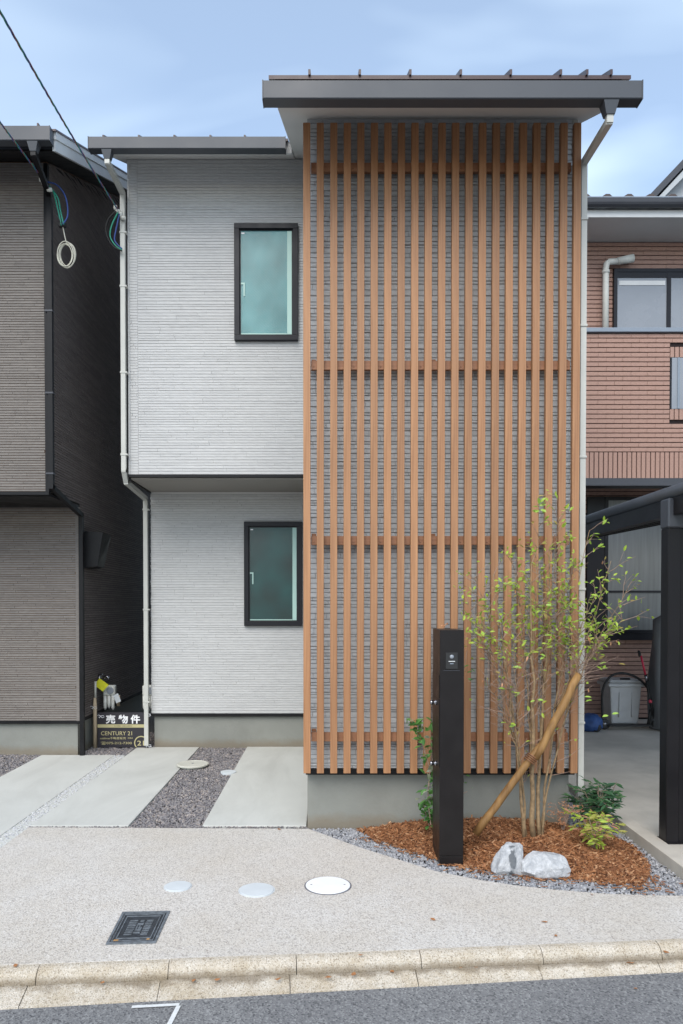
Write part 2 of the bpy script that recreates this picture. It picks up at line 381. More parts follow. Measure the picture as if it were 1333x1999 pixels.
def glass(name, tint, deep, sky_amt):
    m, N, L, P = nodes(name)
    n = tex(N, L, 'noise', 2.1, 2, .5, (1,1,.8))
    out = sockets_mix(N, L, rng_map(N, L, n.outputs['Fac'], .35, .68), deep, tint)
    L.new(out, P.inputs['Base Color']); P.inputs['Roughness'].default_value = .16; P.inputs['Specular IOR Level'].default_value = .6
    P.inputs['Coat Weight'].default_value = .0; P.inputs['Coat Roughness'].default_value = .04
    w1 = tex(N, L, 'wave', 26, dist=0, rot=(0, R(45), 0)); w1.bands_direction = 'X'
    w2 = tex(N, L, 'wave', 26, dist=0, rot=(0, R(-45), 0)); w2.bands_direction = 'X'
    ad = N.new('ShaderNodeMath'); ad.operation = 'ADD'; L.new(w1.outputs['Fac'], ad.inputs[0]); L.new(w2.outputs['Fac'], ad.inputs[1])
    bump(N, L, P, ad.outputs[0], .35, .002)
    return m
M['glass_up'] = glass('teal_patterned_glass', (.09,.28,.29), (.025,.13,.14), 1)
M['glass_low'] = glass('teal_glass_dark_reflection', (.010,.075,.07), (.010,.035,.03), .3)  # same teal glass, its colour darkened to stand in for darker reflections
M['sash'] = plain('pale_green_sash', (.42,.62,.56), .5, 0, .03)

# splashed soil along the foot of the rendered foundation
mf = M['found'].node_tree; Pf = mf.nodes['Principled BSDF']
gf = mf.nodes.new('ShaderNodeNewGeometry'); sf_ = mf.nodes.new('ShaderNodeSeparateXYZ'); mf.links.new(gf.outputs['Position'], sf_.inputs[0])
nf = tex(mf.nodes, mf.links, 'noise', 5, 6, .65); ma = mf.nodes.new('ShaderNodeMath'); ma.operation = 'MULTIPLY_ADD'; ma.inputs[1].default_value = -.16; mf.links.new(nf.outputs['Fac'], ma.inputs[0]); mf.links.new(sf_.outputs[2], ma.inputs[2])
mf.links.new(sockets_mix(mf.nodes, mf.links, rng_map(mf.nodes, mf.links, ma.outputs[0], -.04, .035, .55, 0), Pf.inputs['Base Color'].links[0].from_socket, (.19,.14,.085)), Pf.inputs['Base Color'])
# faint stains and trowel marks on the slabs
ms_ = M['slab'].node_tree; Ps = ms_.nodes['Principled BSDF']
n_a = tex(ms_.nodes, ms_.links, 'noise', 1.1, 8, .7, (1, .35, 1), dist=1.0)
ms_.links.new(sockets_mix(ms_.nodes, ms_.links, rng_map(ms_.nodes, ms_.links, n_a.outputs['Fac'], .45, .68, 0, .5), Ps.inputs['Base Color'].links[0].from_socket, (.38,.375,.34)), Ps.inputs['Base Color'])
# ------------------------------------------------------------------ siding generator
def courses(wid, hgt, rows, lens, depth, gap=.003, inset=.004, seed=1, jit=.5, hole=(), tilt=.10, ugap=None):
    """blocks on the plane u (right) x v (up); returns list of 8-vert frusta (u,v,d)"""
    r = np.random.default_rng(seed); V = []; Fq = []
    v = 0.0
    while v < hgt - .006:
        h = r.uniform(*rows); h = min(h, hgt - v)
        u = -r.uniform(0, lens[1])
        while u < wid:
            l = r.uniform(*lens); a, b = max(0, u), min(wid, u+l); u += l
            if b - a < .012: continue
            for (p0, p1, q0, q1) in hole:
                if not (b <= p0 or a >= p1 or v+h <= q0 or v >= q1):
                    if a < p0 < b: b = p0
                    elif a < p1 < b: a = p1
                    else: b = a
            if b - a < .012: continue
            n = len(V); d = depth*(1 + r.uniform(-jit, jit)); k = inset
            ug = gap if ugap is None else ugap; ku = k if ugap is None else ugap/2+.0008
            V += [(a+ug/2, v+gap/2, 0), (b-ug/2, v+gap/2, 0), (b-ug/2, v+h-gap/2, 0), (a+ug/2, v+h-gap/2, 0)]
            for uu, vv in ((a+ku, v+k), (b-ku, v+k), (b-ku, v+h-k), (a+ku, v+h-k)):
                V.append((uu, vv, d*(1 + r.uniform(-jit, jit)*tilt)))
            Fq += [(n+4,n+5,n+6,n+7), (n,n+1,n+5,n+4), (n+1,n+2,n+6,n+5), (n+2,n+3,n+7,n+6), (n+3,n,n+4,n+7)]
        v += h
    return np.array(V, float), np.array(Fq)
def clad(name, m, origin, u, wid, hgt, parent, **k):
    """siding on a wall: origin lower-left corner, u = direction to the right seen from outside; outward = u x up"""
    V, Fq = courses(wid, hgt, **k)
    u = np.array(u, float); up = np.array((0,0,1.)); out = np.cross(u, up)
    W = np.array(origin, float) + V[:, :1]*u + V[:, 1:2]*up + V[:, 2:]*out
    o = soup(name, W, Fq, m, parent, 4); o['kind'] = 'stuff'
    return o

# ================================================================== THE SETTING
KA = Vector((-1.62, 3.60, 0)); KU = (Vector((1.9, 3.88, 0)) - KA).normalized(); KN = Vector((KU.y, -KU.x, 0))   # along kerb, towards street
def kpt(s, d, z): p = KA + KU*s + KN*d; return Vector((p.x, p.y, z))
road = MB(); road.add([(-150,-150,-.104),(150,-150,-.104),(150,150,-.104),(-150,150,-.104)], [(0,1,2,3)])
tag(road.build('road', M['asphalt']), kind='structure')
def poly_slab(name, pts, z0, z1, m, bev=0, parent=None):
    b = MB(); n = len(pts)
    # counter-clockwise outline
    ar = sum(pts[i][0]*pts[(i+1)%n][1]-pts[(i+1)%n][0]*pts[i][1] for i in range(n))
    if ar < 0: pts = pts[::-1]
    v = [(p[0], p[1], z1) for p in pts] + [(p[0], p[1], z0) for p in pts]
    b.add(v, [tuple(range(n))] + [(i, n+i, n+(i+1)%n, (i+1)%n) for i in range(n)])
    o = b.build(name, m, parent)
    if bev:
        md = o.modifiers.new('bevel', 'BEVEL'); md.width = bev; md.segments = 2; md.limit_method = 'ANGLE'
    return o
k0, k1 = kpt(-40, .01, 0), kpt(40, .01, 0)
tag(poly_slab('ground', [(k0.x,k0.y),(k1.x,k1.y),(60,60),(-60,60)], -.12, -.03, M['soil']), kind='structure')
# washed aggregate apron: left edge, joint line, the curve round the bed, kerb line
curve_px = [(602,1617.5),(640,1631),(700,1653),(770,1675),(850,1700),(930,1716),(1000,1727),(1080,1736),(1180,1744),(1260,1747),(1333,1748)]
curve = [gr(*p) for p in curve_px]
ka, kb = kpt(-.82, 0, 0), kpt(9, 0, 0)
SX0, SX1, SX2, SX3, SX4 = -3.42, -2.55, -2.42, -1.62, -1.02
top = [(SX2, 5.85)] + [(p.x, p.y) for p in curve] + [(3.4, curve[-1].y), (8, curve[-1].y)]
kl = kpt(0, 0, 0); sl = (kl.y - (KU.y/KU.x)*kl.x)
def kerb_y(x): return sl + (KU.y/KU.x)*x
apr = [(SX2, kerb_y(SX2))] + [(8, kerb_y(8))] + top[::-1]
tag(poly_slab('pavement', apr, -.06, 0, M['apron'], .004), kind='structure')
tag(poly_slab('concrete_slab', [(SX0, kerb_y(SX0)), (SX1, kerb_y(SX1)), (SX1, 8.66), (SX0, 8.66)], -.06, .003, M['slab'], .004), kind='structure')
tag(poly_slab('concrete_slab', [(SX2, 5.87), (SX3, 5.87), (SX3, 9.13), (SX2+.02, 9.13)], -.06, .006, M['slab'], .005), kind='structure')
tag(poly_slab('concrete_slab', [(SX4, 5.87), (-.175, 5.87), (-.175, 9.15), (SX4, 9.15)], -.06, .006, M['slab'], .005), kind='structure')
gfl = poly_slab('garage_floor', [(2.44, 4.62), (8, 4.62), (8, 12), (2.44, 12)], -.06, .075, M['garage_floor'], .004)
tag(gfl, kind='structure')
# raised concrete edging strip of the neighbour's floor
ed = MB()
tag(poly_slab('concrete_edging', [(2.32, 4.55), (2.437, 4.55), (2.437, 12), (2.32, 12)], -.06, .085, M['garage_floor'], .006), kind='structure')

tag(poly_slab('mortar_bed', [(SX1+.001, kerb_y(SX1)+.001), (SX2-.001, kerb_y(SX1)+.02), (SX2-.001, 8.66), (SX1+.001, 8.66)], -.06, -.0035, M['slab']), kind='structure')
# kerb stones and gutter blocks
kerb = empty('kerb', KA, 'row of weathered sandy concrete kerb stones along the road edge', 'kerb')
prof = [(0,-.11),(0,.0015),(.025,.0005),(.045,-.006),(.062,-.018),(.074,-.036),(.082,-.060),(.084,-.11)]
def gprofile(s):
    e_ = max(.14, .245 - .024*(s+1.0))
    return [(.085,-.115),(.085,-.064),(.10,-.068),(e_,-.096),(e_+.004,-.115)]
gprof = gprofile(0)
STL = .64
for i in range(-5, 8):
    s0 = .18 + i*STL
    for nm, pr, o_ in (('kerb_stone', prof, .0), ('gutter_block', gprof, -.035)):
        b = MB(); n = len(pr); a0, a1 = s0+o_+.002, s0+o_+STL-.002; dz = random.uniform(-.003, .003)
        pa, pb = (gprofile(a0), gprofile(a1)) if nm == 'gutter_block' else (pr, pr)
        v = [kpt(a0, d, z+dz) for d, z in pa] + [kpt(a1, d, z+dz) for d, z in pb]
        b.add(v, [tuple(range(n)), tuple(range(2*n-1, n-1, -1))] + [(j, n+j, n+(j+1)%n, (j+1)%n) for j in range(n)])
        b.build(nm, M['kerb'], kerb)
# dirt that settled in the angle of the kerb
mk_ = M['kerb'].node_tree; Nk, Lk = mk_.nodes, mk_.links; Pk = Nk['Principled BSDF']
gk = Nk.new('ShaderNodeNewGeometry'); sk = Nk.new('ShaderNodeSeparateXYZ'); Lk.new(gk.outputs['Position'], sk.inputs[0])
nk = tex(Nk, Lk, 'noise', 9, 6, .7); dn = Nk.new('ShaderNodeMath'); dn.operation = 'MULTIPLY_ADD'; dn.inputs[1].default_value = .05; Lk.new(nk.outputs['Fac'], dn.inputs[0]); Lk.new(sk.outputs[2], dn.inputs[2])
f1 = rng_map(Nk, Lk, dn.outputs[0], -.030, .0, 1, 0); f2 = rng_map(Nk, Lk, dn.outputs[0], -.052, -.040, 0, 1)
fm = Nk.new('ShaderNodeMath'); fm.operation = 'MULTIPLY'; Lk.new(f1, fm.inputs[0]); Lk.new(f2, fm.inputs[1])
fm2 = Nk.new('ShaderNodeMath'); fm2.operation = 'MULTIPLY'; fm2.inputs[1].default_value = .65; Lk.new(fm.outputs[0], fm2.inputs[0])
src_ = Pk.inputs['Base Color'].links[0].from_socket
Lk.new(sockets_mix(Nk, Lk, fm2.outputs[0], src_, (.13,.095,.055)), Pk.inputs['Base Color'])
# white road mark
p = [gr(257,1966,-.1), gr(350,1961,-.1), gr(325,2010,-.1)]
b = MB()
def strip(b, p, q, wd, z):
    d = (q-p).normalized(); n = Vector((-d.y, d.x, 0))*wd/2
    b.add([(p.x-n.x,p.y-n.y,z),(q.x-n.x,q.y-n.y,z),(q.x+n.x,q.y+n.y,z),(p.x+n.x,p.y+n.y,z)], [(0,1,2,3)])
strip(b, p[0], p[1], .022, -.0985); strip(b, p[1]+(p[2]-p[1]).normalized()*.012, p[2], .022, -.0985)
tag(b.build('road_marking', M['paint']), kind='structure')

# ------------------------------------------------------------------ loose stones
PHI = (1+5**.5)/2
ICO = np.array([(-1,PHI,0),(1,PHI,0),(-1,-PHI,0),(1,-PHI,0),(0,-1,PHI),(0,1,PHI),(0,-1,-PHI),(0,1,-PHI),(PHI,0,-1),(PHI,0,1),(-PHI,0,-1),(-PHI,0,1)])/1.9
ICF = np.array([(0,11,5),(0,5,1),(0,1,7),(0,7,10),(0,10,11),(1,5,9),(5,11,4),(11,10,2),(10,7,6),(7,1,8),(3,9,4),(3,4,2),(3,2,6),(3,6,8),(3,8,9),(4,9,5),(2,4,11),(6,2,10),(8,6,7),(9,8,1)])
BOX = np.array([(x,y,z) for x in (-.5,.5) for y in (-.5,.5) for z in (-.5,.5)])
BXF = np.array([(0,1,3),(0,3,2),(4,6,7),(4,7,5),(0,4,5),(0,5,1),(2,3,7),(2,7,6),(0,2,6),(0,6,4),(1,5,7),(1,7,3)])
def inside(P, poly):
    x, y = P[:,0], P[:,1]; r = np.zeros(len(P), bool); n = len(poly)
    for i in range(n):
        x0, y0 = poly[i][:2]; x1, y1 = poly[(i+1)%n][:2]
        c = ((y0 > y) != (y1 > y)) & (x < (x1-x0)*(y-y0)/((y1-y0) + 1e-12) + x0); r ^= c
    return r
def rotm(n, flat=1.0):
    a = rng.uniform(0, 2*np.pi, n); b = rng.normal(0, .5*flat, n); c = rng.normal(0, .5*flat, n)
    ca, sa, cb_, sb, cc, sc = np.cos(a), np.sin(a), np.cos(b), np.sin(b), np.cos(c), np.sin(c); z = np.zeros(n); o = np.ones(n)
    A = np.stack([ca,-sa,z, sa,ca,z, z,z,o],1).reshape(-1,3,3); B = np.stack([o,z,z, z,cb_,-sb, z,sb,cb_],1).reshape(-1,3,3); C_ = np.stack([cc,z,sc, z,o,z, -sc,z,cc],1).reshape(-1,3,3)
    return A @ B @ C_
def scatter(P, base, faces, size, jitter=.2, flat=1.0):
    n = len(P); S = size; V = base[None]*(1 + rng.uniform(-jitter, jitter, (n, len(base), 1)))
    V = V*S[:, None, :]; V = np.einsum('nij,nkj->nki', rotm(n, flat), V) + P[:, None, :]
    Fc = faces[None] + (np.arange(n)*len(base))[:, None, None]
    return V.reshape(-1,3), Fc.reshape(-1,3)
def gravel(name, poly, dens, smin, smax, z, m, exclude=None, zj=.006):
    xs = [p[0] for p in poly]; ys = [p[1] for p in poly]; A = (max(xs)-min(xs))*(max(ys)-min(ys)); n = int(A*dens)
    P = np.stack([rng.uniform(min(xs), max(xs), n), rng.uniform(min(ys), max(ys), n)], 1); k = inside(P, poly)
    if exclude: k &= ~inside(P, exclude)
    P = P[k]; n = len(P)
    P = np.concatenate([P, (z + rng.uniform(-zj, zj, n))[:, None]], 1)
    S = rng.uniform(smin, smax, (n,1))*np.stack([rng.uniform(.8,1.3,n), rng.uniform(.7,1.1,n), rng.uniform(.5,.8,n)], 1)/2
    V, Fc = scatter(P, ICO, ICF, S); o = soup(name, V, Fc, m); o['kind'] = 'stuff'; return o
# mulch bed outline
mul_px = [(690,1619),(725,1643),(785,1664),(850,1684),(905,1697),(960,1707),(1030,1717),(1110,1721),(1200,1731),(1250,1730),(1266,1715),(1262,1690),(1240,1662),(1195,1640),(1150,1626),(1112,1618)]
mul_px = [(x_+(6 if x_ < 900 else (-4 if x_ > 1230 else 0)), y_-(0 if y_ < 1630 else 7)) for x_, y_ in mul_px]
mul = [gr(*p) for p in mul_px]
bed_out = [(p.x, p.y) for p in curve]; rx = 2.318
bed = bed_out + [(rx, curve[-1].y), (rx, 8.5), (1.95, 8.5), (1.95, 5.85)]
shr = [((p.x-1.2)*.97+1.2, (p.y-5.4)*.97+5.4) for p in mul]
o = gravel('gravel', bed, 6500, .013, .027, -.006, M['gravel'], shr); tag(o, 'blue grey crushed gravel bordering the planting bed', 'gravel')
o = gravel('gravel', [(SX3+.004, 5.86), (SX4-.004, 5.86), (SX4-.004, 9.13), (SX3+.004, 9.13)], 5200, .014, .028, -.012, M['gravel_brown']); tag(o, 'dark mixed gravel strip between the two driveway slabs', 'gravel')
o = gravel('gravel', [(-4.6, 6.2), (SX0-.004, 6.2), (SX0-.004, 8.7), (-4.6, 8.7)], 4200, .014, .03, -.008, M['gravel_brown']); tag(o, 'dark gravel at the left edge before the taupe house', 'gravel')
o = gravel('gravel', [(-2.97, 8.67), (SX2, 8.67), (SX2, 9.14), (-2.2, 9.14), (-2.2, 10.2), (-2.97, 10.2)], 4200, .014, .03, -.004, M['gravel_brown']); tag(o, 'dark gravel in the alley below the for sale sign', 'gravel')
o = gravel('pebble_joint', [(SX1, kerb_y(SX1)), (SX2, kerb_y(SX1)), (SX2, 8.66), (SX1, 8.66)], 4200, .012, .026, -.007, M['pebble']); tag(o, 'pale pebble joint between two driveways', 'pebbles')
o = gravel('gravel_joint', [(SX2, 5.85), (-.17, 5.85), (-.17, 5.872), (SX2, 5.872)], 9000, .01, .02, -.006, M['gravel_brown']); tag(o, 'thin gravel joint before the driveway slabs', 'gravel')

# mulch mound
CX, CY, MH = 1.28, 5.78, .085
def mound(t, i, f):
    a, b_ = mul[i], mul[(i+1) % len(mul)]
    bx, by = a.x + (b_.x-a.x)*f, a.y + (b_.y-a.y)*f
    return CX + (bx-CX)*t, CY + (by-CY)*t, -.02 + (MH+.02)*(1 - t**2.6)
b = MB(); rings = 14; n = len(mul); sub = 3; NN = n*sub
for r_ in range(rings+1):
    for k in range(NN):
        t = r_/rings; x, y, z = mound(t, k//sub, (k % sub)/sub)
        b.v.append((x, y, z + (random.uniform(-.006,.006) if 0 < r_ < rings else 0)))
for r_ in range(rings):
    for k in range(NN): b.f.append((r_*NN+k, (r_+1)*NN+k, (r_+1)*NN+(k+1)%NN, r_*NN+(k+1)%NN))
mm = b.build('mulch_bed', M['mulch_base'], smooth=True); tag(mm, 'mound of brown bark mulch before the slat screen', 'mulch bed', kind='stuff')
# chips
tri = [(abs((mul[i].x-CX)*(mul[(i+1)%n].y-CY)-(mul[(i+1)%n].x-CX)*(mul[i].y-CY))) for i in range(n)]
NC = 15000; pr_ = np.array(tri)/sum(tri); ii = rng.choice(n, NC, p=pr_); tt = np.sqrt(rng.uniform(0, 1.03, NC)); ff = rng.uniform(0, 1, NC)
P = np.array([mound(min(t, 1.02), int(i), f) for t, i, f in zip(tt, ii, ff)]); P[:,2] = np.maximum(P[:,2], 0.0) + rng.uniform(.0, .012, NC)
P = P[P[:,1] < 5.84]; NC = len(P)
S = np.stack([np.clip(rng.lognormal(-3.5,.5,NC),.01,.10), np.clip(rng.lognormal(-4.9,.5,NC),.003,.025), rng.uniform(.002,.005,NC)], 1)
V, Fc = scatter(P, BOX, BXF, S, .15, .7); o = soup('bark_chips', V, Fc, M['chip']); tag(o, 'loose brown bark chips covering the mound', 'bark chips', kind='stuff')
# stray chips over the gravel
P = np.array([[random.uniform(.6, 2.1), 0, 0] for _ in range(700)]);
for q in P:
    k = random.randrange(1, len(mul)-6); f = random.random(); s_ = 1 + abs(random.gauss(0, .07))
    q[0] = CX + (mul[k].x+(mul[k+1].x-mul[k].x)*f-CX)*s_; q[1] = CY + (mul[k].y+(mul[k+1].y-mul[k].y)*f-CY)*s_; q[2] = .012
S = np.stack([rng.uniform(.012,.04,700), rng.uniform(.004,.009,700), rng.uniform(.002,.004,700)], 1)
V, Fc = scatter(P, BOX, BXF, S, .15, .4); o = soup('bark_chips', V, Fc, M['chip']); tag(o, 'stray bark chips on the gravel border', 'bark chips', kind='stuff')

# ================================================================== MAIN HOUSE
WX, RX = -.165, 1.955           # bay left / right
LWX = -2.22                     # wing left
BY, UY, LY = 5.80, 8.17, 9.13   # siding planes: bay, wing upper, wing lower
S_ = .48
def soff(y): return 5.31 + S_*(y - 5.15)
house = empty('house', (0, 9, 0), 'pale grey two storey house with black windows behind the wooden slat screen', 'house')
SB = Z(1500, BY)   # siding bottom of the bay
# foundations
MB().box(WX, RX-.012, BY+.05, 13, -.1, SB-.02).build('foundation', M['found'], house)
zf = Z(1398, LY)
MB().box(LWX+.03, WX-.003, LY+.03, 13, -.1, zf).build('foundation', M['found'], house)
# walls (cores) and siding
def wallcore(x0, x1, y0, y1, z0, z1, s=0):
    # core with sloped top following the roof
    b = MB(); v = [(x0,y0,z0),(x1,y0,z0),(x1,y1,z0),(x0,y1,z0),(x0,y0,soff(y0)-.004 if z1 is None else z1),(x1,y0,soff(y0)-.004 if z1 is None else z1),(x1,y1,soff(y1)-.004 if z1 is None else z1),(x0,y1,soff(y1)-.004 if z1 is None else z1)]
    return b.add(v, [(0,3,2,1),(4,5,6,7),(0,1,5,4),(1,2,6,5),(2,3,7,6),(3,0,4,7)])
wallcore(WX, RX, BY, 13, SB, None).build('wall', M['groove'], house)
zu0, zu1 = Z(930, UY), soff(UY)-.02
wallcore(LWX, WX-.004, UY, 13, zu0, None).build('wall', M['groove_light'], house)
MB().box(LWX+.004, WX-.004, LY, 13, zf+.03, zu0-.01).build('wall', M['groove_light'], house)
clad('siding', M['siding_grey'], (WX, BY, SB), (1,0,0), RX-WX, soff(BY)-SB, house, rows=(.018,.05), lens=(.05,.26), depth=.008, gap=.003, inset=.004, ugap=.001, seed=3, jit=.4, tilt=.6)
w1 = (X(458,UY,550), X(582,UY,550), Z(667,UY), Z(440,UY)); w2 = (X(477,LY,1120), X(590,LY,1120), Z(1222,LY), Z(1019,LY))
clad('siding', M['siding_light'], (LWX, UY, zu0+.02), (1,0,0), .10, zu1-zu0-.02, house, rows=(.0308,.0312), lens=(.2,.3), depth=.005, gap=.0025, inset=.0025, seed=44, jit=.08, tilt=.06)
CJ = .103
clad('siding', M['siding_light'], (LWX+CJ, UY, zu0+.02), (1,0,0), WX-LWX-.004-CJ, zu1-zu0-.02, house, rows=(.025,.037), lens=(.2,.8), depth=.006, gap=.002, inset=.0035, ugap=.0004, seed=4, jit=.22, tilt=.5,
     hole=[(w1[0]-LWX-CJ+.01, w1[1]-LWX-CJ-.01, w1[2]-zu0-.01, w1[3]-zu0-.03)])
lz0 = zf+.035
clad('siding', M['siding_light'], (LWX+.004, LY, lz0), (1,0,0), WX-LWX-.008, zu0-lz0-.01, house, rows=(.025,.037), lens=(.2,.8), depth=.006, gap=.002, inset=.0035, ugap=.0004, seed=5, jit=.22, tilt=.5,
     hole=[(w2[0]-LWX+.006, w2[1]-LWX-.014, w2[2]-lz0+.01, w2[3]-lz0-.01)])
clad('siding', M['siding_grey'], (WX, UY-.0, SB), (0,-1,0), UY-BY, 4.9, house, rows=(.02,.05), lens=(.05,.26), depth=.006, gap=.004, seed=6)
clad('siding', M['siding_light'], (LWX, 11.5, zu0), (0,-1,0), 11.5-UY, 3.3, house, rows=(.026,.036), lens=(.3,.8), depth=.006, gap=.0035, seed=8)
clad('siding', M['siding_light'], (LWX+.004, 11.5, lz0), (0,-1,0), 11.5-LY, zu0-lz0-.01, house, rows=(.026,.036), lens=(.3,.8), depth=.006, gap=.0035, seed=9)
clad('siding', M['siding_grey'], (RX, BY, SB), (0,1,0), 4, 4.8, house, rows=(.02,.05), lens=(.05,.26), depth=.006, gap=.004, seed=10)
# corner trims
MB().box(RX-.03, RX+.012, BY-.014, BY+.04, SB, soff(BY)-.01, .003).build('corner_trim', M['pipe'], house)
MB().box(LWX-.010, LWX+.012, UY-.012, UY+.03, zu0+.02, zu1, .002).build('corner_trim', M['siding_light'], house)
# drip flashings
MB().box(WX-.012, RX+.012, BY-.03, BY+.04, SB-.045, SB-.002, .003).build('flashing', M['black_metal'], house)
MB().box(LWX-.014, WX-.006, UY-.022, UY+.02, zu0-.012, zu0+.018, .002).build('flashing', M['black_metal'], house)
MB().box(LWX-.010, WX-.006, LY-.016, LY+.02, zf-.004, zf+.034, .002).build('flashing', M['black_metal'], house)
MB().box(LWX-.012, LWX+.01, UY+.021, LY-.02, zu0-.05, zu0+.0, .002).build('flashing', M['black_metal'], house)
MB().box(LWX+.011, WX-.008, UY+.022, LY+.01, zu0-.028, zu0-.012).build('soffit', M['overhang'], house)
MB().box(LWX+.02, WX-.012, LY-.014, LY-.001, zu0-.05, zu0-.03).build('trim_strip', M['soffit'], house)
# roofs: main and wing, sloping up to the back
def roof_slab(x0, x1, y0, y1, t0, t1, mat, name, par=house, sf=soff):
    b = MB(); v = []
    for x in (x0, x1):
        for y in (y0, y1): v += [(x, y, sf(y)+t0), (x, y, sf(y)+t1)]
    # idx: x0y0(0,1) x0y1(2,3) x1y0(4,5) x1y1(6,7)
    return b.add(v, [(0,2,6,4),(1,5,7,3),(0,4,5,1),(2,3,7,6),(0,1,3,2),(4,6,7,5)]).build(name, mat, par)
GX0, GX1, GY = X(513,5.05,180), X(1252,5.05,180), 5.05
EX0, EX1 = X(538,5.15,213), X(1213,5.15,213)
roof_slab(EX0, EX1, 5.15, 11, 0, .022, M['soffit'], 'soffit')
roof_slab(EX0+.003, EX1-.003, 5.152, 11, .0225, .15, M['gutter'], 'rake_board')
roof_slab(EX0-.045, EX1+.045, 5.10, 11, .151, .178, M['roofing'], 'roof')
WGX0, WGX1 = X(173,7.55,280), X(557,7.55,280)
WEX0 = WGX0+.1
roof_slab(WEX0, EX0-.004, 7.66, 11, -.012, .01, M['soffit'], 'soffit')
roof_slab(WEX0+.003, EX0-.006, 7.662, 11, .0105, .10, M['gutter'], 'rake_board')
roof_slab(WEX0-.04, EX0-.05, 7.60, 11, .101, .128, M['roofing'], 'roof')
# pale strip under the main gutter, fascia
MB().box(EX0, EX1, 5.128, 5.149, soff(5.15)-.012, soff(5.15)+.13).build('fascia', M['rake'], house)
MB().box(WEX0, EX0-.01, 7.636, 7.657, soff(7.66)-.03, soff(7.66)+.08).build('fascia', M['rake'], house)
def gutter(x0, x1, y0, z0, z1, par, dep=.1):
    # box gutter with a lip, open on top
    p = [(y0, z0+.006), (y0, z1), (y0+.012, z1+.003), (y0+.012, z0+.018), (y0+dep-.01, z0+.018), (y0+dep-.01, z1-.03), (y0+dep, z1-.03), (y0+dep, z0), (y0+.006, z0)]
    b = MB().prism(p, 0, x0, x1)
    b.box(x0-.003, x0+.004, y0-.004, y0+dep, z0-.004, z1+.003); b.box(x1-.004, x1+.003, y0-.004, y0+dep, z0-.004, z1+.003)
    return b.build('gutter', M['gutter'], par)
gzt, gzb = Z(161, GY), Z(196, GY)
gutter(GX0, GX1, GY-.02, gzb-.0, gzt, house, .095)
wzt, wzb = Z(269, 7.55), Z(292, 7.55)
gutter(WGX0, WGX1, 7.53, wzb, wzt, house, .1)
# standing seams
for px in (604,702,800,898,995,1092,1143,1190):
    x = X(px, 5.12, 155); b = MB(); y0, y1 = 5.085, 10.9; z0, z1 = soff(y0)+.179, soff(y1)+.179
    b.add([(x-.008,y0,z0),(x+.008,y0,z0),(x+.008,y0,z0+.036),(x-.008,y0,z0+.036),(x-.008,y1,z1),(x+.008,y1,z1),(x+.008,y1,z1+.036),(x-.008,y1,z1+.036)],
          [(0,1,2,3),(7,6,5,4),(0,4,5,1),(1,5,6,2),(2,6,7,3),(3,7,4,0)]); b.build('roof_seam', M['roofing'], house)
for px in (203,272,341,411,478):
    x = X(px, 7.62, 268); b = MB(); y0, y1 = 7.585, 10.9; z0, z1 = soff(y0)+.129, soff(y1)+.129
    b.add([(x-.008,y0,z0),(x+.008,y0,z0),(x+.008,y0,z0+.034),(x-.008,y0,z0+.034),(x-.008,y1,z1),(x+.008,y1,z1),(x+.008,y1,z1+.034),(x-.008,y1,z1+.034)],
          [(0,1,2,3),(7,6,5,4),(0,4,5,1),(1,5,6,2),(2,6,7,3),(3,7,4,0)]); b.build('roof_seam', M['roofing'], house)
# downpipes
def sq_pipe(pts, w_, mat, par, name='downpipe'):
    """square pipe along a polyline"""
    b = MB(); pts = [Vector(p) for p in pts]
    for i in range(len(pts)-1):
        p, q = pts[i], pts[i+1]; d = (q-p).normalized(); up = Vector((0,1,0)) if abs(d.y) < .8 else Vector((0,0,1))
        s = d.cross(up).normalized()*w_/2; t = s.cross(d).normalized()*w_/2; e_ = d*w_*.35
        p2, q2 = p-e_*(i > 0), q+e_*(i < len(pts)-2)
        b.add([p2-s-t,p2+s-t,p2+s+t,p2-s+t,q2-s-t,q2+s-t,q2+s+t,q2-s+t], [(0,3,2,1),(4,5,6,7),(0,1,5,4),(1,2,6,5),(2,3,7,6),(3,0,4,7)])
    return b.build(name, mat, par)
def funnel(x, y, z, par, mat):
    b = MB(); w0, w1_ = .052, .03
    b.add([(x-w0,y-.045,z),(x+w0,y-.045,z),(x+w0,y+.045,z),(x-w0,y+.045,z),(x-w1_,y-.03,z-.085),(x+w1_,y-.03,z-.085),(x+w1_,y+.03,z-.085),(x-w1_,y+.03,z-.085)],
          [(0,1,2,3),(7,6,5,4),(0,4,5,1),(1,5,6,2),(2,6,7,3),(3,7,4,0)]); return b.build('gutter_outlet', mat, par)
fx = X(1189, 5.08, 215); PX = X(1139, 5.76, 400)
funnel(fx, 5.08, gzb-.003, house, M['gutter'])
pe = Z(318, 5.76)
sq_pipe([(fx, 5.08, gzb-.08), (fx, 5.08, gzb-.125), (PX, 5.76, pe), (PX, 5.76, .1)], .044, M['pipe'], house)
for pyy in (430, 637, 893, 1150, 1410): z = Z(pyy, 5.76); MB().box(PX-.028, PX+.028, 5.73, 5.80, z-.009, z+.009, .002).build('pipe_bracket', M['pipe'], house)
fx = X(210, 7.58, 310); wpx = LWX-.045
funnel(fx, 7.58, wzb-.003, house, M['gutter'])
pe = Z(378, 8.11)
sq_pipe([(fx, 7.58, wzb-.08), (fx, 7.58, wzb-.115), (wpx, 8.11, pe), (wpx, 8.11, zu0+.05), (wpx, 8.20, zu0-.06), (wpx, 9.06, zu0-.12), (wpx, 9.06, .04)], .05, M['pipe'], house)
for pyy in (455, 560, 728, 888): z = Z(pyy, 8.11); MB().box(wpx-.033, wpx+.045, 8.08, 8.14, z-.01, z+.01, .002).build('pipe_bracket', M['pipe'], house)
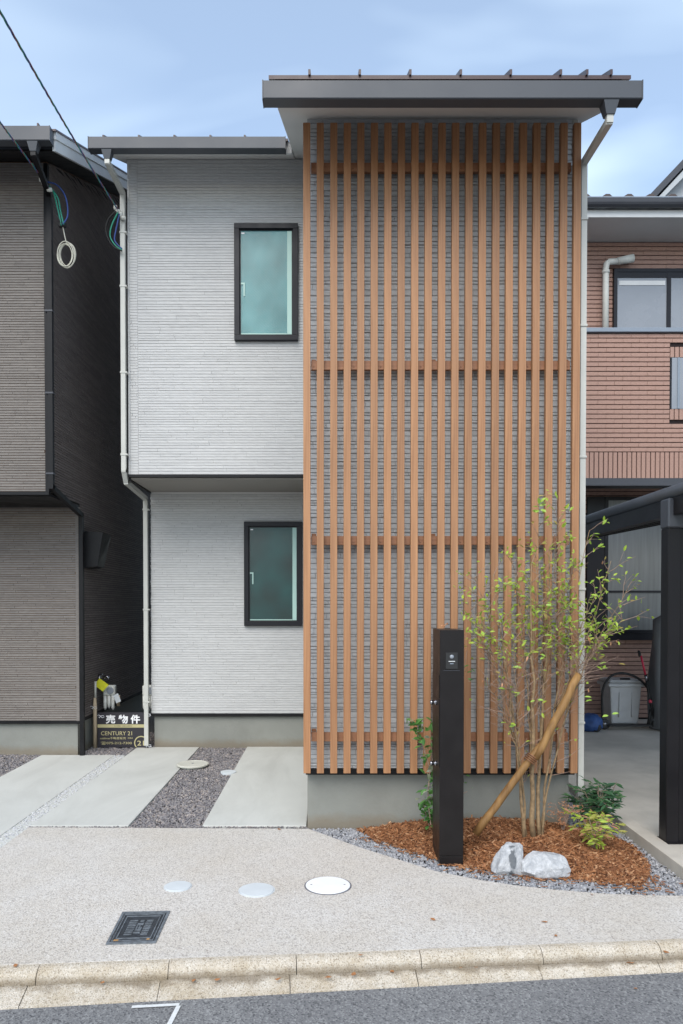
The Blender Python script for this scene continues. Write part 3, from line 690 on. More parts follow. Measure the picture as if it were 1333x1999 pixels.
for pyy in (995, 1190, 1370): z = Z(pyy, 9.06); MB().box(wpx-.033, wpx+.045, 9.03, 9.10, z-.01, z+.01, .002).build('pipe_bracket', M['pipe'], house)

def ring(b, x0, x1, z0, z1, t, ya, yb, bv=0):
    b.box(x0, x1, ya, yb, z1-t, z1, bv); b.box(x0, x1, ya, yb, z0, z0+t, bv); b.box(x0, x0+t, ya+.0015, yb, z0+t, z1-t, bv); b.box(x1-t, x1, ya+.0015, yb, z0+t, z1-t, bv)
def window(rect, wall, gm, par, hz):
    x0, x1, z0, z1 = rect
    wn = MB(); ring(wn, x0, x1, z0, z1, .058, wall-.055, wall+.0)
    win = wn.build('window', M['frame'], par)
    md = win.modifiers.new('bevel', 'BEVEL'); md.width = .003; md.segments = 2
    b = MB(); ring(b, x0+.0585, x1-.0585, z0+.0585, z1-.0585, .012, wall-.030, wall-.012); b.build('window_bead', M['frame'], win)
    MB().box(x0+.07, x1-.07, wall-.020, wall-.014, z0+.07, z1-.07).build('pane', gm, win)
    # pale inner sash seen through the glass on the right and below
    MB().box(x1-.07-.052, x1-.0715, wall-.0235, wall-.0202, z0+.072, z1-.074).build('inner_sash', M['sash'], win)
    MB().box(x0+.0715, x1-.125, wall-.0235, wall-.0202, z0+.072, z0+.084).build('inner_sash', M['sash'], win)
    hb = MB(); hx = x0+.085
    hb.box(hx-.012, hx+.03, wall-.028, wall-.0205, hz+.05, hz+.068); hb.box(hx+.016, hx+.03, wall-.028, wall-.0205, hz-.08, hz+.05)
    hb.build('window_handle', M['sash'], win)
    MB().box(x0+.078, x0+.112, wall-.0225, wall-.0203, z1-.105, z1-.09).build('sticker', M['sign_white'], win)
    return win
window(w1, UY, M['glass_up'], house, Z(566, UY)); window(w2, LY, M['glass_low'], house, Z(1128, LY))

# ================================================================== SLAT SCREEN
SY = 5.665
scr = empty('slat_screen', (.9, SY, 0), 'tall screen of vertical tan wooden slats on the front of the pale house', 'slat screen')
sz0, sz1 = Z(1510, SY), Z(239, SY)
sx0 = X(592, SY, 1100); sx1 = X(1130, SY, 1100); sw = .0555; pitch = (sx1-sw-sx0)/20
me = MB().box(-sw/2, sw/2, 0, .045, 0, sz1-sz0, .0025).mesh('slat', M['slat'])
for i in range(21): link('slat', me, scr, (sx0+sw/2+i*pitch, SY, sz0))
rz = [Z(319, SY), Z(709, SY), Z(1054, SY), Z(1441, SY)]
bolt = MB().lathe([(.001,-.004),(.006,-.004),(.007,0)], (0,0,0), 'Y', 8).mesh('bolt', M['rail'])
blk = MB().box(-.018, .018, 0, .03, 0, .022, .002).mesh('block', M['rail'])
for z in rz:
    r_ = MB().box(sx0+.06, sx1-.062, SY+.047, SY+.082, z-.035, z+.035, .002).build('rail', M['rail'], scr)
    for k in (0, 3, 5, 8, 11, 13, 16, 19):
        link('bolt', bolt, r_, (sx0+sw/2+(k+.5)*pitch, SY+.046, z-.008))
    for k in (0, 9, 19): link('bracket', blk, r_, (sx0+sw/2+(k+.5)*pitch, SY+.085, z+.0352))

# ================================================================== LEFT HOUSE
lh = empty('house', (-4.5, 9, 0), 'dark taupe house with charcoal side wall at the left edge', 'house')
HX = -2.97; HU, HL = 7.75, 8.66
hz0 = Z(963, HU); hzf = Z(1412, HL)
SL = .42
hgy = 7.1; hgt = Z(248, hgy); hgb = Z(276, hgy)
def hs(y): return hgb - .03 + SL*(y - 7.2)
def lcore(x0, x1, y0, y1, z0, mat):
    v = [(x0,y0,z0),(x1,y0,z0),(x1,y1,z0),(x0,y1,z0),(x0,y0,hs(y0)-.004),(x1,y0,hs(y0)-.004),(x1,y1,hs(y1)-.004),(x0,y1,hs(y1)-.004)]
    return MB().add(v, [(0,3,2,1),(4,5,6,7),(0,1,5,4),(1,2,6,5),(2,3,7,6),(3,0,4,7)]).build('wall', mat, lh)
lcore(-6.5, HX, HU+.01, 14, hz0, M['groove_brown'])
MB().box(-6.5, HX, HL+.01, 14, hzf+.03, hz0-.005).build('wall', M['groove_brown'], lh)
clad('siding', M['siding_taupe'], (-4.7, HU+.01, hz0+.02), (1,0,0), HX-.03+4.7, hs(HU)-hz0-.03, lh, rows=(.024,.031), lens=(.25,.7), depth=.007, gap=.006, inset=.0035, ugap=.001, seed=11, jit=.15)
clad('siding', M['siding_taupe'], (-4.7, HL+.01, hzf+.03), (1,0,0), HX-.03+4.7, hz0-hzf-.05, lh, rows=(.024,.031), lens=(.25,.7), depth=.007, gap=.006, inset=.0035, ugap=.001, seed=12, jit=.15)
# the charcoal side wall (faces +X)
V, Fq = courses(14-HU-.05, 6.5, rows=(.024,.033), lens=(.2,.6), depth=.007, gap=.005, seed=13, jit=.12, tilt=.08)
yy = HU+.05+V[:,0]; zz = V[:,1]
W = np.stack([HX+.002+V[:,2], yy, zz], 1)
top_ = hs(yy) - .01; cen = W.reshape(-1,8,3)
low_ = cen[:,:,2].min(1) < hz0+.02
okk = (cen[:,:,2].min(1) < hs(cen[:,:,1].max(1))-.02) & ~((cen[:,:,1].max(1) < HL+.07) & low_) & (cen[:,:,2].min(1) > hzf+.03)
cen[low_,:,1] = np.maximum(cen[low_,:,1], HL+.052)
cen[:,:,2] = np.minimum(cen[:,:,2], hs(cen[:,:,1])-.012)
# raise the grid so that the upper triangle is covered too
V2, Fq2 = courses(14-HU-.05, 2.9, rows=(.024,.033), lens=(.2,.6), depth=.007, gap=.005, seed=14, jit=.12, tilt=.08)
W2 = np.stack([HX+.002+V2[:,2], HU+.05+V2[:,0], 6.5+V2[:,1]], 1).reshape(-1,8,3)
ok2 = W2[:,:,2].min(1) < hs(W2[:,:,1].max(1))-.02; W2[:,:,2] = np.minimum(W2[:,:,2], hs(W2[:,:,1])-.012)
AL = np.concatenate([cen[okk], W2[ok2]]); nb = len(AL)
pat = np.array([(4,5,6,7),(0,1,5,4),(1,2,6,5),(2,3,7,6),(3,0,4,7)])
o = soup('siding', AL.reshape(-1,3), (pat[None]+(np.arange(nb)*8)[:,None,None]).reshape(-1,4), M['siding_black'], lh, 4); o['kind'] = 'stuff'; o['label'] = 'charcoal side siding'
bk = MB().add([(HX+.0012,HL,hzf),(HX+.0012,14,hzf),(HX+.0012,14,hs(14)-.01),(HX+.0012,HU+.03,hs(HU)-.01),(HX+.0012,HU+.03,hz0),(HX+.0012,HL,hz0)], [(0,1,2,3,4,5)]); bk.build('side_wall', M['groove_black'], lh)
MB().box(HX-.03, HX+.012, HU-.006, HU+.05, hz0+.01, hs(HU)-.02, .003).build('corner_trim', M['black_metal'], lh)
MB().box(HX-.03, HX+.012, HL-.006, HL+.05, hzf, hz0-.02, .003).build('corner_trim', M['siding_taupe'], lh)
MB().box(-6.5, HX+.012, HU-.02, HU+.03, hz0-.02, hz0+.015, .002).build('flashing', M['black_metal'], lh)
MB().box(-6.5, HX+.01, HU+.031, HL+.005, hz0-.03, hz0-.006).build('soffit', M['black_metal'], lh)
MB().box(-6.5, HX+.014, HL-.012, HL+.03, hzf-.005, hzf+.03, .002).build('flashing', M['black_metal'], lh)
MB().box(-6.5, HX-.03, HL+.035, 14, -.1, hzf-.006).build('foundation', M['found'], lh)
HRX = X(100, hgy, 262)
def lroof(x0, x1, y0, y1, t0, t1, mat, name):
    v = []
    for x in (x0, x1):
        for y in (y0, y1): v += [(x, y, hs(y)+t0), (x, y, hs(y)+t1)]
    return MB().add(v, [(0,2,6,4),(1,5,7,3),(0,4,5,1),(2,3,7,6),(0,1,3,2),(4,6,7,5)]).build(name, mat, lh)
lroof(-6.5, HRX-.002, 7.22, 13, 0, .02, M['black_metal'], 'soffit')
lroof(-6.5, HRX-.03, 7.222, 13, .0205, .17, M['gutter'], 'fascia')
lroof(HRX-.029, HRX, 7.20, 13, .0, .11, M['rake'], 'rake_board'); lroof(HRX-.02, HRX+.012, 7.19, 13, .112, .185, M['rake'], 'rake_board')
lroof(-6.5, HRX+.02, 7.16, 13, .186, .205, M['roofing'], 'roof')
gutter(-6.5, HRX-.01, hgy-.02, hgb, hgt, lh, .1)
for px in (6, 78): x = X(px, 7.2, 240); MB().box(x-.008, x+.008, 7.14, 7.3, hs(7.16)+.2, hs(7.16)+.25).build('roof_seam', M['roofing'], lh)
fx = X(66, hgy+.03, 290); funnel(fx, hgy+.03, hgb-.003, lh, M['gutter'])
px_ = HX+.045
sq_pipe([(fx, hgy+.03, hgb-.08), (fx, hgy+.03, hgb-.11), (px_, HU-.03, Z(385, HU)), (px_, HU-.03, hz0+.06), (px_+.0, HL-.02, hz0-.12), (px_, HL-.02, 0)], .05, M['black_metal'], lh)
for pyy in (608, 768, 925): z = Z(pyy, HU-.03); MB().box(px_-.05, px_+.032, HU-.06, HU, z-.01, z+.01, .002).build('pipe_bracket', M['dark_beam'], lh)
# black hood on the side wall
b = MB(); y0, y1 = 8.78, 9.15; zc = Z(1075, 8.95); x0 = HX+.012
b.add([(x0,y0,zc-.22),(x0,y1,zc-.22),(x0,y1,zc+.22),(x0,y0,zc+.22),(x0+.17,y0+.02,zc-.20),(x0+.15,y1-.02,zc-.20),(x0+.24,y1-.02,zc+.20),(x0+.24,y0+.02,zc+.21)],
      [(0,3,2,1)[::-1],(4,5,6,7),(0,4,7,3),(1,2,6,5),(3,7,6,2),(0,1,5,4)]); b.build('vent_hood', M['black_metal'], lh)

# ================================================================== RIGHT HOUSE
rh = empty('house', (4.5, 11, 0), 'brown tiled neighbouring house with balcony at the right edge', 'house')
PY, QY = 10.1, 10.9
TH, TP, TL = .054, .0652, .227
pz1 = Z(650, PY); pz0 = Z(934, PY)
MB().box(3.1, 6.6, PY+.018, PY+.16, pz0, pz1).build('balcony_wall', M['groove_dark'], rh)   # opening is left as a niche below
MB().box(3.1, 6.6, QY+.018, 14, -.05, Z(470, QY)).build('wall', M['groove_dark'], rh)
MB().box(3.1, 6.6, PY+.161, QY+.011, pz0+.02, pz0+.10).build('balcony_floor', M['dark_beam'], rh)
tiles = []      # (cx, cy, cz, vertical)
ox0, ox1, oz0, oz1 = X(1308, PY, 750), X(1380, PY, 750), Z(798, PY), Z(698, PY)
border = Z(888, PY)
row = 0; z = pz1 - TP
while z > border - .01:
    xs = 3.1 - (TL*.5 if row % 2 else 0) - .05
    while xs < 6.5:
        a, b_ = max(xs, 3.1), xs+TL
        inv = z+TH > oz0-.155 and z < oz1+.155
        if inv and a < ox0-.004 < b_: b_ = ox0-.006
        if not (inv and a >= ox0-.01 and a < ox1+.0):
            if b_-a > .03: tiles.append((a, b_, z, z+TH, PY))
        xs += TL
    z -= TP; row += 1
x = 3.1
while x < 6.5: tiles.append((x, x+.055, pz0+.004, z+TP-.010, PY)); x += TP     # soldier course
x = ox0
while x < ox1: tiles.append((x, x+.055, oz1+.004, oz1+.145, PY)); tiles.append((x, x+.055, oz0-.15, oz0-.006, PY)); x += TP
uw0, uwz1, uwz0 = X(1196, QY, 580), Z(527, QY), Z(660, QY)
z = Z(472, QY) - TP; row = 0
while z > pz1 - .4:
    xs = 3.1 - (TL*.5 if row % 2 else 0)
    while xs < 6.5:
        a, b_ = max(xs, 3.1), xs+TL
        if z < uwz1:
            if a < uw0 < b_: b_ = uw0-.004
            elif a >= uw0: b_ = a
        if b_-a > .03: tiles.append((a, b_, z, z+TH, QY))
        xs += TL
    z -= TP; row += 1
def vis(t):
    p = VX + F*(t[0]+t[1])/2/t[4]; return 1135 < p < 1345
front = [t for t in tiles if vis(t)]; front.sort(key=lambda t: t[4]); rest = [t for t in tiles if not vis(t)] + front[300:]; front = front[:300]
cache = {}
def tile_mesh(w_, h_):
    k = (round(w_, 3), round(h_, 3))
    if k not in cache: cache[k] = MB().box(-k[0]/2+.001, k[0]/2-.001, -.002, .02, -k[1]/2, k[1]/2, .002).mesh('tile', M['tile'])
    return cache[k]
for t in front: link('tile', tile_mesh(t[1]-t[0], t[3]-t[2]), rh, ((t[0]+t[1])/2, t[4]+random.uniform(-.0015,.0015), (t[2]+t[3])/2))
b = MB()
for t in rest: b.box(t[0]+.001, t[1]-.001, t[4]-.002, t[4]+.02, t[2], t[3])
z = Z(950, QY)
row = 0; gwx = X(1178, QY, 1100); gz0, gz1 = Z(1236, QY), Z(1010, QY)
while z > .05:
    xs = 3.1 - (TL*.5 if row % 2 else 0)
    while xs < 6.5:
        a, b_ = max(xs, 3.1), xs+TL
        if gz0-.05 < z+TH and z < gz1+.02:
            if a < gwx-.27 < b_: b_ = gwx-.27
            elif a >= gwx-.27: b_ = a
        if b_-a > .03: b.box(a+.001, b_-.001, QY-.002, QY+.02, z, z+TH)
        xs += TL
    z -= TP; row += 1
o = b.build('tile_field', M['tile'], rh); o['kind'] = 'stuff'
# niche in the balcony wall: dark recess panel, pale reveal
MB().box(ox0, ox1, PY+.002, PY+.011, oz0, oz1).build('opening_panel', M['dimglass'], rh)
MB().box(ox0+.10, ox0+.13, PY-.008, PY+.0015, oz0, oz1).build('opening_reveal', M['cap'], rh)
MB().box(ox0, ox0+.02, PY-.006, PY+.0015, oz0, oz1).build('opening_frame', M['frame'], rh)
MB().box(3.1, 6.6, PY-.04, PY+.2, pz1+.002, pz1+.062, .005).build('parapet_cap', M['cap'], rh)
MB().box(3.1, 6.6, PY-.05, PY+.2, pz0-.11, pz0-.004, .004).build('beam', M['dark_beam'], rh)
# eave
sfz = Z(472, QY)
MB().box(3.1, 6.6, 10.22, QY+.3, sfz+.002, sfz+.03).build('soffit', M['soffit'], rh)
MB().box(3.1, 6.6, 10.195, 10.219, sfz-.01, sfz+.09, .002).build('fascia', M['rake'], rh)
b = MB()
gp = [(10.19-.1+.1*math.cos(q)*.5-.0, sfz+.20+.09*math.sin(q)) for q in np.linspace(math.pi, 2*math.pi, 9)]
gp = [(10.13+.06*math.cos(q), sfz+.175+.085*math.sin(q)) for q in np.linspace(math.pi*.9, math.pi*2.1, 11)] + [(10.18, sfz+.19), (10.08, sfz+.19)]
b.prism(gp, 0, 3.1, 6.6).build('gutter', M['dark_beam'], rh)
MB().box(3.1, 6.6, 10.064, 10.075, sfz+.19, sfz+.205).build('gutter_lip', M['cap'], rh)
rz0 = sfz+.20
rb = MB().add([(3.0,10.15,rz0),(6.6,10.15,rz0),(6.6,12.6,rz0+.75),(3.0,12.6,rz0+.75),(3.0,10.15,rz0-.04),(6.6,10.15,rz0-.04),(6.6,12.6,rz0+.6),(3.0,12.6,rz0+.6)],
         [(0,1,2,3),(7,6,5,4),(0,4,5,1),(1,5,6,2),(2,6,7,3),(3,7,4,0)]); rb.build('roof', M['roof_tile'], rh)
tm = MB().tube([(0,0,0),(0,.36,.11)], [.085,.085], 10).mesh('roof_tile', M['roof_tile'])
for i in range(9):
    for j in range(3):
        link('roof_tile', tm, rh, (3.25+i*.30, 10.13+j*.36, rz0-.015+j*.11))
# upper window
def sliding(x0, x1, z0, z1, y, par, gm, mull, t=.05, wide=0):
    wb = MB(); ring(wb, x0, x1, z0, z1, t, y-.05, y+.0); wn = wb.build('window', M['frame'], par)
    if wide: MB().box(x0-wide, x0-.002, y-.04, y-.002, z0, z1).build('window_jamb', M['frame'], wn)
    for m_ in mull: MB().box(m_-.03, m_+.03, y-.045, y-.012, z0+t, z1-t).build('mullion', M['frame'], wn)
    edges = [x0+t] + [v for m_ in mull for v in (m_-.03, m_+.03)] + [x1-t]
    for i in range(0, len(edges), 2): MB().box(edges[i]+.001, edges[i+1]-.001, y-.03, y-.022, z0+t, z1-t).build('pane', gm, wn)
    return wn
uz1 = Z(527, QY)
w_ = sliding(uw0, uw0+1.65, pz1-.3, uz1, QY-.003, rh, M['dimglass'], [X(1303, QY, 580)])
MB().box(uw0+.051, uw0+1.6, QY-.045, QY-.036, uz1-.13, uz1-.0505).build('blind_rail', M['frame'], w_)
MB().box(uw0+.08, X(1296, QY, 580), QY-.040, QY-.034, uz1-.24, uz1-.175).build('blind_top', M['rake'], w_)
w_ = sliding(gwx, gwx+1.6, gz0, gz1+.3, QY-.003, rh, M['curtain'], [gwx+1.0], .05, .26)
MB().box(gwx+.051, gwx+.969, QY-.045, QY-.036, Z(1155, QY)-.015, Z(1155, QY)+.015).build('glazing_bar', M['frame'], w_)
MB().box(gwx-.26, gwx+1.65, QY-.10, QY-.055, gz0-.10, gz0-.003).build('window_sill', M['frame'], w_)
# white duct pipe
dpx = X(1182, QY-.12, 600); dy_ = QY-.12
b = MB().tube([(dpx, dy_, pz1-.2), (dpx, dy_, Z(524,dy_)), (dpx+.012, dy_, Z(515,dy_)), (dpx+.05, dy_, Z(511,dy_)), (dpx+.18, dy_, Z(510,dy_))], .045, 14)
b.tube([(dpx+.17, dy_, Z(510,dy_)), (dpx+.40, dy_, Z(504,dy_))], [.052,.060], 14)
b.tube([(dpx, dy_, Z(534,dy_)), (dpx, dy_, Z(528,dy_))], .054, 14)
b.build('duct_pipe', M['white_pvc'], rh, True)
# gable beyond
gh = empty('house', (5.6, 15, 0), 'pale grey gable end beyond the brown tiled roof', 'house')
gy = 13.5
A, B_ = at(1255, 408, gy), at(1345, 312, gy)
sl_ = (B_.z-A.z)/(B_.x-A.x)
b = MB().prism([(A.x+.1, 5.5), (A.x+.1, A.z), (B_.x+.6, B_.z+.6*sl_-.1*sl_), (B_.x+.6, 5.5)], 1, gy, gy+3).build('gable_wall', M['grey_panel'], gh)
b = MB().prism([(A.x-.15, A.z-.2), (B_.x+.7, B_.z+.7*sl_-.05), (B_.x+.7, B_.z+.7*sl_+.10), (A.x-.15, A.z-.05)], 1, gy-.25, gy+3.2).build('roof', M['dark_beam'], gh)
b = MB().prism([(A.x-.1, A.z-.29), (B_.x+.66, B_.z+.66*sl_-.27), (B_.x+.66, B_.z+.66*sl_-.08), (A.x-.1, A.z-.21)], 1, gy-.22, gy-.17).build('bargeboard', M['grey_panel'], gh)

# ================================================================== CARPORT
cpt = empty('carport', (2.5, 5.3, .075), 'black metal carport post and roof rail at the right edge', 'carport')
CYp = 5.22
cx0, cx1 = X(1303, CYp, 1300), X(1328, CYp, 1300)
cz = Z(972, CYp)
MB().box(cx0, cx1, CYp, CYp+.12, .0755, Z(1030, CYp), .006).build('post', M['carport'], cpt)
MB().box(cx0-.004, cx1+.05, CYp-.006, CYp+.13, Z(1030, CYp), cz, .010).build('post_cap', M['carport_grey'], cpt)
MB().box(cx1+.003, cx1+.12, CYp+.02, CYp+.10, .0755, Z(1030, CYp), .004).build('side_post', M['carport'], cpt)
rzc = cz+.03
MB().tube([(cx0+.05, CYp-.9, rzc+.02), (cx0+.05, 10.0, rzc+.02)], .045, 12).build('roof_rail', M['carport_grey'], cpt, True)
MB().box(cx0+.03, cx0+.10, CYp-.9, 10.0, rzc-.15, rzc-.028).build('rail_beam', M['carport'], cpt)
b = MB(); rf = lambda x: 2.53 + .197*(x-2.5); xa, xb = cx0+.105, 5.7
b.add([(xa,CYp-.9,rf(xa)),(xb,CYp-.9,rf(xb)),(xb,9.9,rf(xb)),(xa,9.9,rf(xa)),(xa,CYp-.9,rf(xa)+.02),(xb,CYp-.9,rf(xb)+.02),(xb,9.9,rf(xb)+.02),(xa,9.9,rf(xa)+.02)],
      [(0,3,2,1),(4,5,6,7),(0,1,5,4),(1,2,6,5),(2,3,7,6),(3,0,4,7)]); b.build('roof_panel', M['carport'], cpt)
for k in range(7):
    yk = CYp-.88 + k*.92; b = MB(); b.add([(xa,yk,rf(xa)-.05),(xb,yk,rf(xb)-.05),(xb,yk+.05,rf(xb)-.05),(xa,yk+.05,rf(xa)-.05),(xa,yk,rf(xa)-.002),(xb,yk,rf(xb)-.002),(xb,yk+.05,rf(xb)-.002),(xa,yk+.05,rf(xa)-.002)],
      [(0,3,2,1),(4,5,6,7),(0,1,5,4),(1,2,6,5),(2,3,7,6),(3,0,4,7)]); b.build('rafter', M['carport'], cpt)
MB().box(cx0-.02, cx1+.14, CYp-.02, CYp+.14, .0755, .083).build('base_plate', M['carport'], cpt)
MB().box(cx1+.09, cx1+.13, CYp-.02, CYp+.02, Z(1560,CYp), Z(1545,CYp)).build('latch', M['chrome'], cpt)

# ================================================================== MAILBOX POLE
y0 = 4.98; px0, px1 = X(858, y0, 1500), X(905, y0, 1500); y1 = y0+.33; ht = Z(1230, y0)
mp_ = empty('mailbox_pole', ((px0+px1)/2, (y0+y1)/2, 0), 'tall matt black mailbox column with intercom standing in the mulch bed', 'mailbox')
MB().box(px0, px1, y0, y1, Z(1672,y0)+.002, ht, .003).build('column', M['pole_black'], mp_)
MB().box(px0+.001, px1-.001, y0+.001, y1-.001, -.05, Z(1672,y0)-.001, .002).build('base', M['pole_black'], mp_)
for za, zb in ((1318, 1364), (1366, 1500)):
    MB().box(px0-.004, px0-.0005, y0+.012, y1-.012, Z(zb, y0)+.003, Z(za, y0)-.003, .001).build('mailbox_door', M['pole_black'], mp_)
for pyy in (1371, 1490):
    zc = Z(pyy, y0+.12)
    b = MB().lathe([(.004,-.045),(.014,-.045),(.017,-.040),(.017,-.026),(.012,-.024),(.012,-.012),(.019,-.010),(.019,0)], (px0-.004, y0+.12, zc), 'X', 16)
    b.build('door_knob', M['chrome'], mp_, True)
ixc = X(881.5, y0, 1290); iz0, iz1 = Z(1306, y0), Z(1274, y0)
ic = MB().box(ixc-.042, ixc+.042, y0-.006, y0-.0005, iz0, iz1, .002).build('intercom', M['rubber'], mp_)
MB().lathe([(.001,-.006),(.008,-.0055),(.014,-.002),(.014,0)], (ixc, y0-.006, iz1-.028), 'Y', 18).build('camera_lens', M['dimglass'], ic, True)
MB().box(ixc-.022, ixc+.022, y0-.0075, y0-.006, iz1-.062, iz1-.057).build('speaker_slot', M['rake'], ic)
MB().box(ixc-.012, ixc+.012, y0-.0075, y0-.006, iz1-.078, iz1-.073).build('call_button', M['cap'], ic)
MB().box(ixc-.056, ixc+.056, y0-.002, y0-.0004, iz0-.012, iz0-.009).build('panel_seam', M['dark_beam'], mp_)

# ================================================================== COVERS IN THE PAVING
def cover(px, py, wpx, mat, rim, z, label, grp=None, thick=.006, holes=0):
    g = gr(px, py, z); r_ = wpx/2*g.y/F
    t = empty('drain_cover', (g.x, g.y, z), label, 'drain cover', grp)
    MB().lathe([(r_*.95, -.02), (r_*.95, thick*.5), (r_, thick*.5), (r_, -.02)], (g.x, g.y, z), 'Z', 40).build('rim', rim, t)
    MB().lathe([(.001, -.02), (r_*.94, -.02), (r_*.94, thick-.0005), (r_*.92, thick+.001), (.001, thick+.0012)], (g.x, g.y, z), 'Z', 40).build('lid', mat, t)
    if holes:
        for s_ in (-1, 1): MB().box(g.x+s_*r_*.7-.006, g.x+s_*r_*.7+.006, g.y-.003, g.y+.003, z+thick, z+thick+.0025).build('lid_slot', rim, t)
    return t
cover(640, 1729, 93, M['white_cover'], M['rim'], 0, 'bright white round drain cover with dark rim on the pavement', holes=1)
cover(501, 1738, 72, M['pale_cover'], M['pale_cover'], 0, 'pale blue grey round cover just left of the bright white one')
cover(347, 1731, 55, M['pale_cover'], M['pale_cover'], 0, 'smallest pale round cover above the square black grate')
g = gr(376, 1491, .03); t = empty('drain_cover', (g.x, g.y, 0), 'cream round cover standing proud of the dark gravel strip', 'drain cover'); r_ = 31*g.y/F
MB().lathe([(r_*.8,-.03),(r_*.8,.018),(r_,.018),(r_,.03),(r_*.93,.036),(r_*.90,.032),(.001,.033)], (g.x, g.y, 0), 'Z', 40).build('lid', M['cream_cover'], t)
MB().box(g.x-.012, g.x+.012, g.y-.004, g.y+.004, .033, .037).build('lid_slot', M['rim'], t)
g = gr(446, 1507, .01); t = empty('drain_cover', (g.x, g.y, 0), 'small pale blue cover at the gravel edge of the right slab', 'drain cover'); r_ = 15.5*g.y/F
MB().lathe([(r_*.96,-.03),(r_,.014),(r_*.9,.017),(.001,.0172)], (g.x, g.y, 0), 'Z', 28).build('lid', M['pale_cover'], t)

# square cast iron cover
q = [gr(206,1845), gr(304,1842), gr(332,1780), gr(239,1782)]
sc = empty('iron_cover', (q[0]+q[2])/2, 'black square cast iron meter cover set in the pavement', 'meter cover')
def qi(u, v, z): p_ = q[0]*(1-u)*(1-v)+q[1]*u*(1-v)+q[2]*u*v+q[3]*(1-u)*v; return (p_.x, p_.y, z)
def quadslab(b, u0, u1, v0, v1, z0, z1):
    v = [qi(u0,v0,z0),qi(u1,v0,z0),qi(u1,v1,z0),qi(u0,v1,z0),qi(u0,v0,z1),qi(u1,v0,z1),qi(u1,v1,z1),qi(u0,v1,z1)]
    b.add(v, [(0,3,2,1),(4,5,6,7),(0,1,5,4),(1,2,6,5),(2,3,7,6),(3,0,4,7)])
b = MB(); quadslab(b,0,1,0,.05,-.02,.007); quadslab(b,0,1,.95,1,-.02,.007); quadslab(b,0,.05,.05,.95,-.02,.0068); quadslab(b,.95,1,.05,.95,-.02,.0068); b.build('rim', M['iron_pale'], sc)
b = MB(); quadslab(b,.06,.94,.06,.94,-.02,.003); b.build('lid', M['iron'], sc)
b = MB()
for k in range(2):
    m0 = .08+k*.065
    for a0 in ((m0,1-m0,m0,m0+.02),(m0,1-m0,1-m0-.02,1-m0),(m0,m0+.02,m0+.021,1-m0-.021),(1-m0-.02,1-m0,m0+.021,1-m0-.021)): quadslab(b,*a0,.003,.0062)
for k in range(9): quadslab(b,.26,.42,.26+k*.054,.28+k*.054,.003,.0056); quadslab(b,.60,.74,.26+k*.054,.28+k*.054,.003,.0056)
b.build('raised_ribs', M['iron_pale'], sc)
b = MB()
for a0 in ((.45,.57,.38,.42),(.45,.57,.56,.60),(.45,.48,.425,.555),(.545,.57,.425,.48),(.50,.53,.45,.53),(.48,.56,.66,.70),(.44,.58,.30,.33)): quadslab(b,*a0,.003,.0075)
b.build('emblem', M['iron_pale'], sc)
b = MB(); quadslab(b,.12,.22,.075,.12,.0063,.0068); quadslab(b,.78,.84,.085,.13,.0063,.0068); b.build('rust_spot', M['rust'], sc)

# ================================================================== ROCKS
def rock(name, c, dims, seed, label, subdiv=3, taper=0, shear=0, slope=0):
    r = np.random.default_rng(seed)
    me = bpy.data.meshes.new(name); import bmesh
    bm = bmesh.new(); bmesh.ops.create_icosphere(bm, subdivisions=subdiv+1, radius=1)
    pl = [(Vector(r.normal(0,1,3)).normalized(), r.uniform(.80,1.0)) for _ in range(16)]
    for v in bm.verts:
        p_ = v.co.copy()
        mxx = max(abs(p_.x), abs(p_.y), abs(p_.z)); p_ = p_.lerp(p_/mxx*.86, .62)
        for n_, d_ in pl:
            k = p_.dot(n_)
            if k > d_: p_ -= n_*(k-d_)*1.0
        from mathutils import noise as mn
        p_ *= 1 + .09*mn.noise(p_*2.2+Vector((seed,0,0))) + .035*mn.noise(p_*6) + .018*mn.noise(p_*15)
        tp_ = 1 - taper*(p_.z*.5+.5)
        v.co = Vector((p_.x*dims[0]*tp_ + shear*p_.z, p_.y*dims[1]*tp_, p_.z*dims[2] - slope*p_.x*max(p_.z,0)))
    bm.to_mesh(me); bm.free(); me.materials.append(M['rock'])
    o = bpy.data.objects.new(name, me); col.objects.link(o); o.location = c
    return tag(o, label, 'rock')
m, N_, L_, P_ = nodes('pale_grey_rock')
n1 = tex(N_, L_, 'noise', 14, 9, .75, dist=1.2); n2 = tex(N_, L_, 'noise', 30, 6, .7)
o1 = sockets_mix(N_, L_, rng_map(N_, L_, n1.outputs['Fac'], .35, .65), (.30,.31,.325), (.56,.565,.57))
o1 = sockets_mix(N_, L_, rng_map(N_, L_, n2.outputs['Fac'], .62, .70, 0, .5), o1, (.78,.78,.77))
L_.new(o1, P_.inputs['Base Color']); P_.inputs['Roughness'].default_value = .85; bump(N_, L_, P_, n2.outputs['Fac'], .8, .012); M['rock'] = m
g = gr(997, 1712); g2 = gr(1072, 1718)
s1 = g.y/F
rk1 = rock('rock', (g.x, g.y+.08, .072), (.122, .10, .138), 21, 'upright pale grey rock with dark blotch, nearer the black mailbox', taper=.22, shear=.028)
rock('rock', (g2.x-.005, g2.y+.09, .050), (.192, .11, .108), 35, 'wide low pale grey rock right of the upright one', taper=.12, slope=.02)
m2 = M['rock'].copy(); m2.name = 'blotched_rock'; Nn, Ln = m2.node_tree.nodes, m2.node_tree.links
tb_ = tex(Nn, Ln, 'noise', 14, 3, .5); t2_ = Nn.new('ShaderNodeTexCoord'); s2_n = Nn.new('ShaderNodeSeparateXYZ'); Ln.new(t2_.outputs['Object'], s2_n.inputs[0])
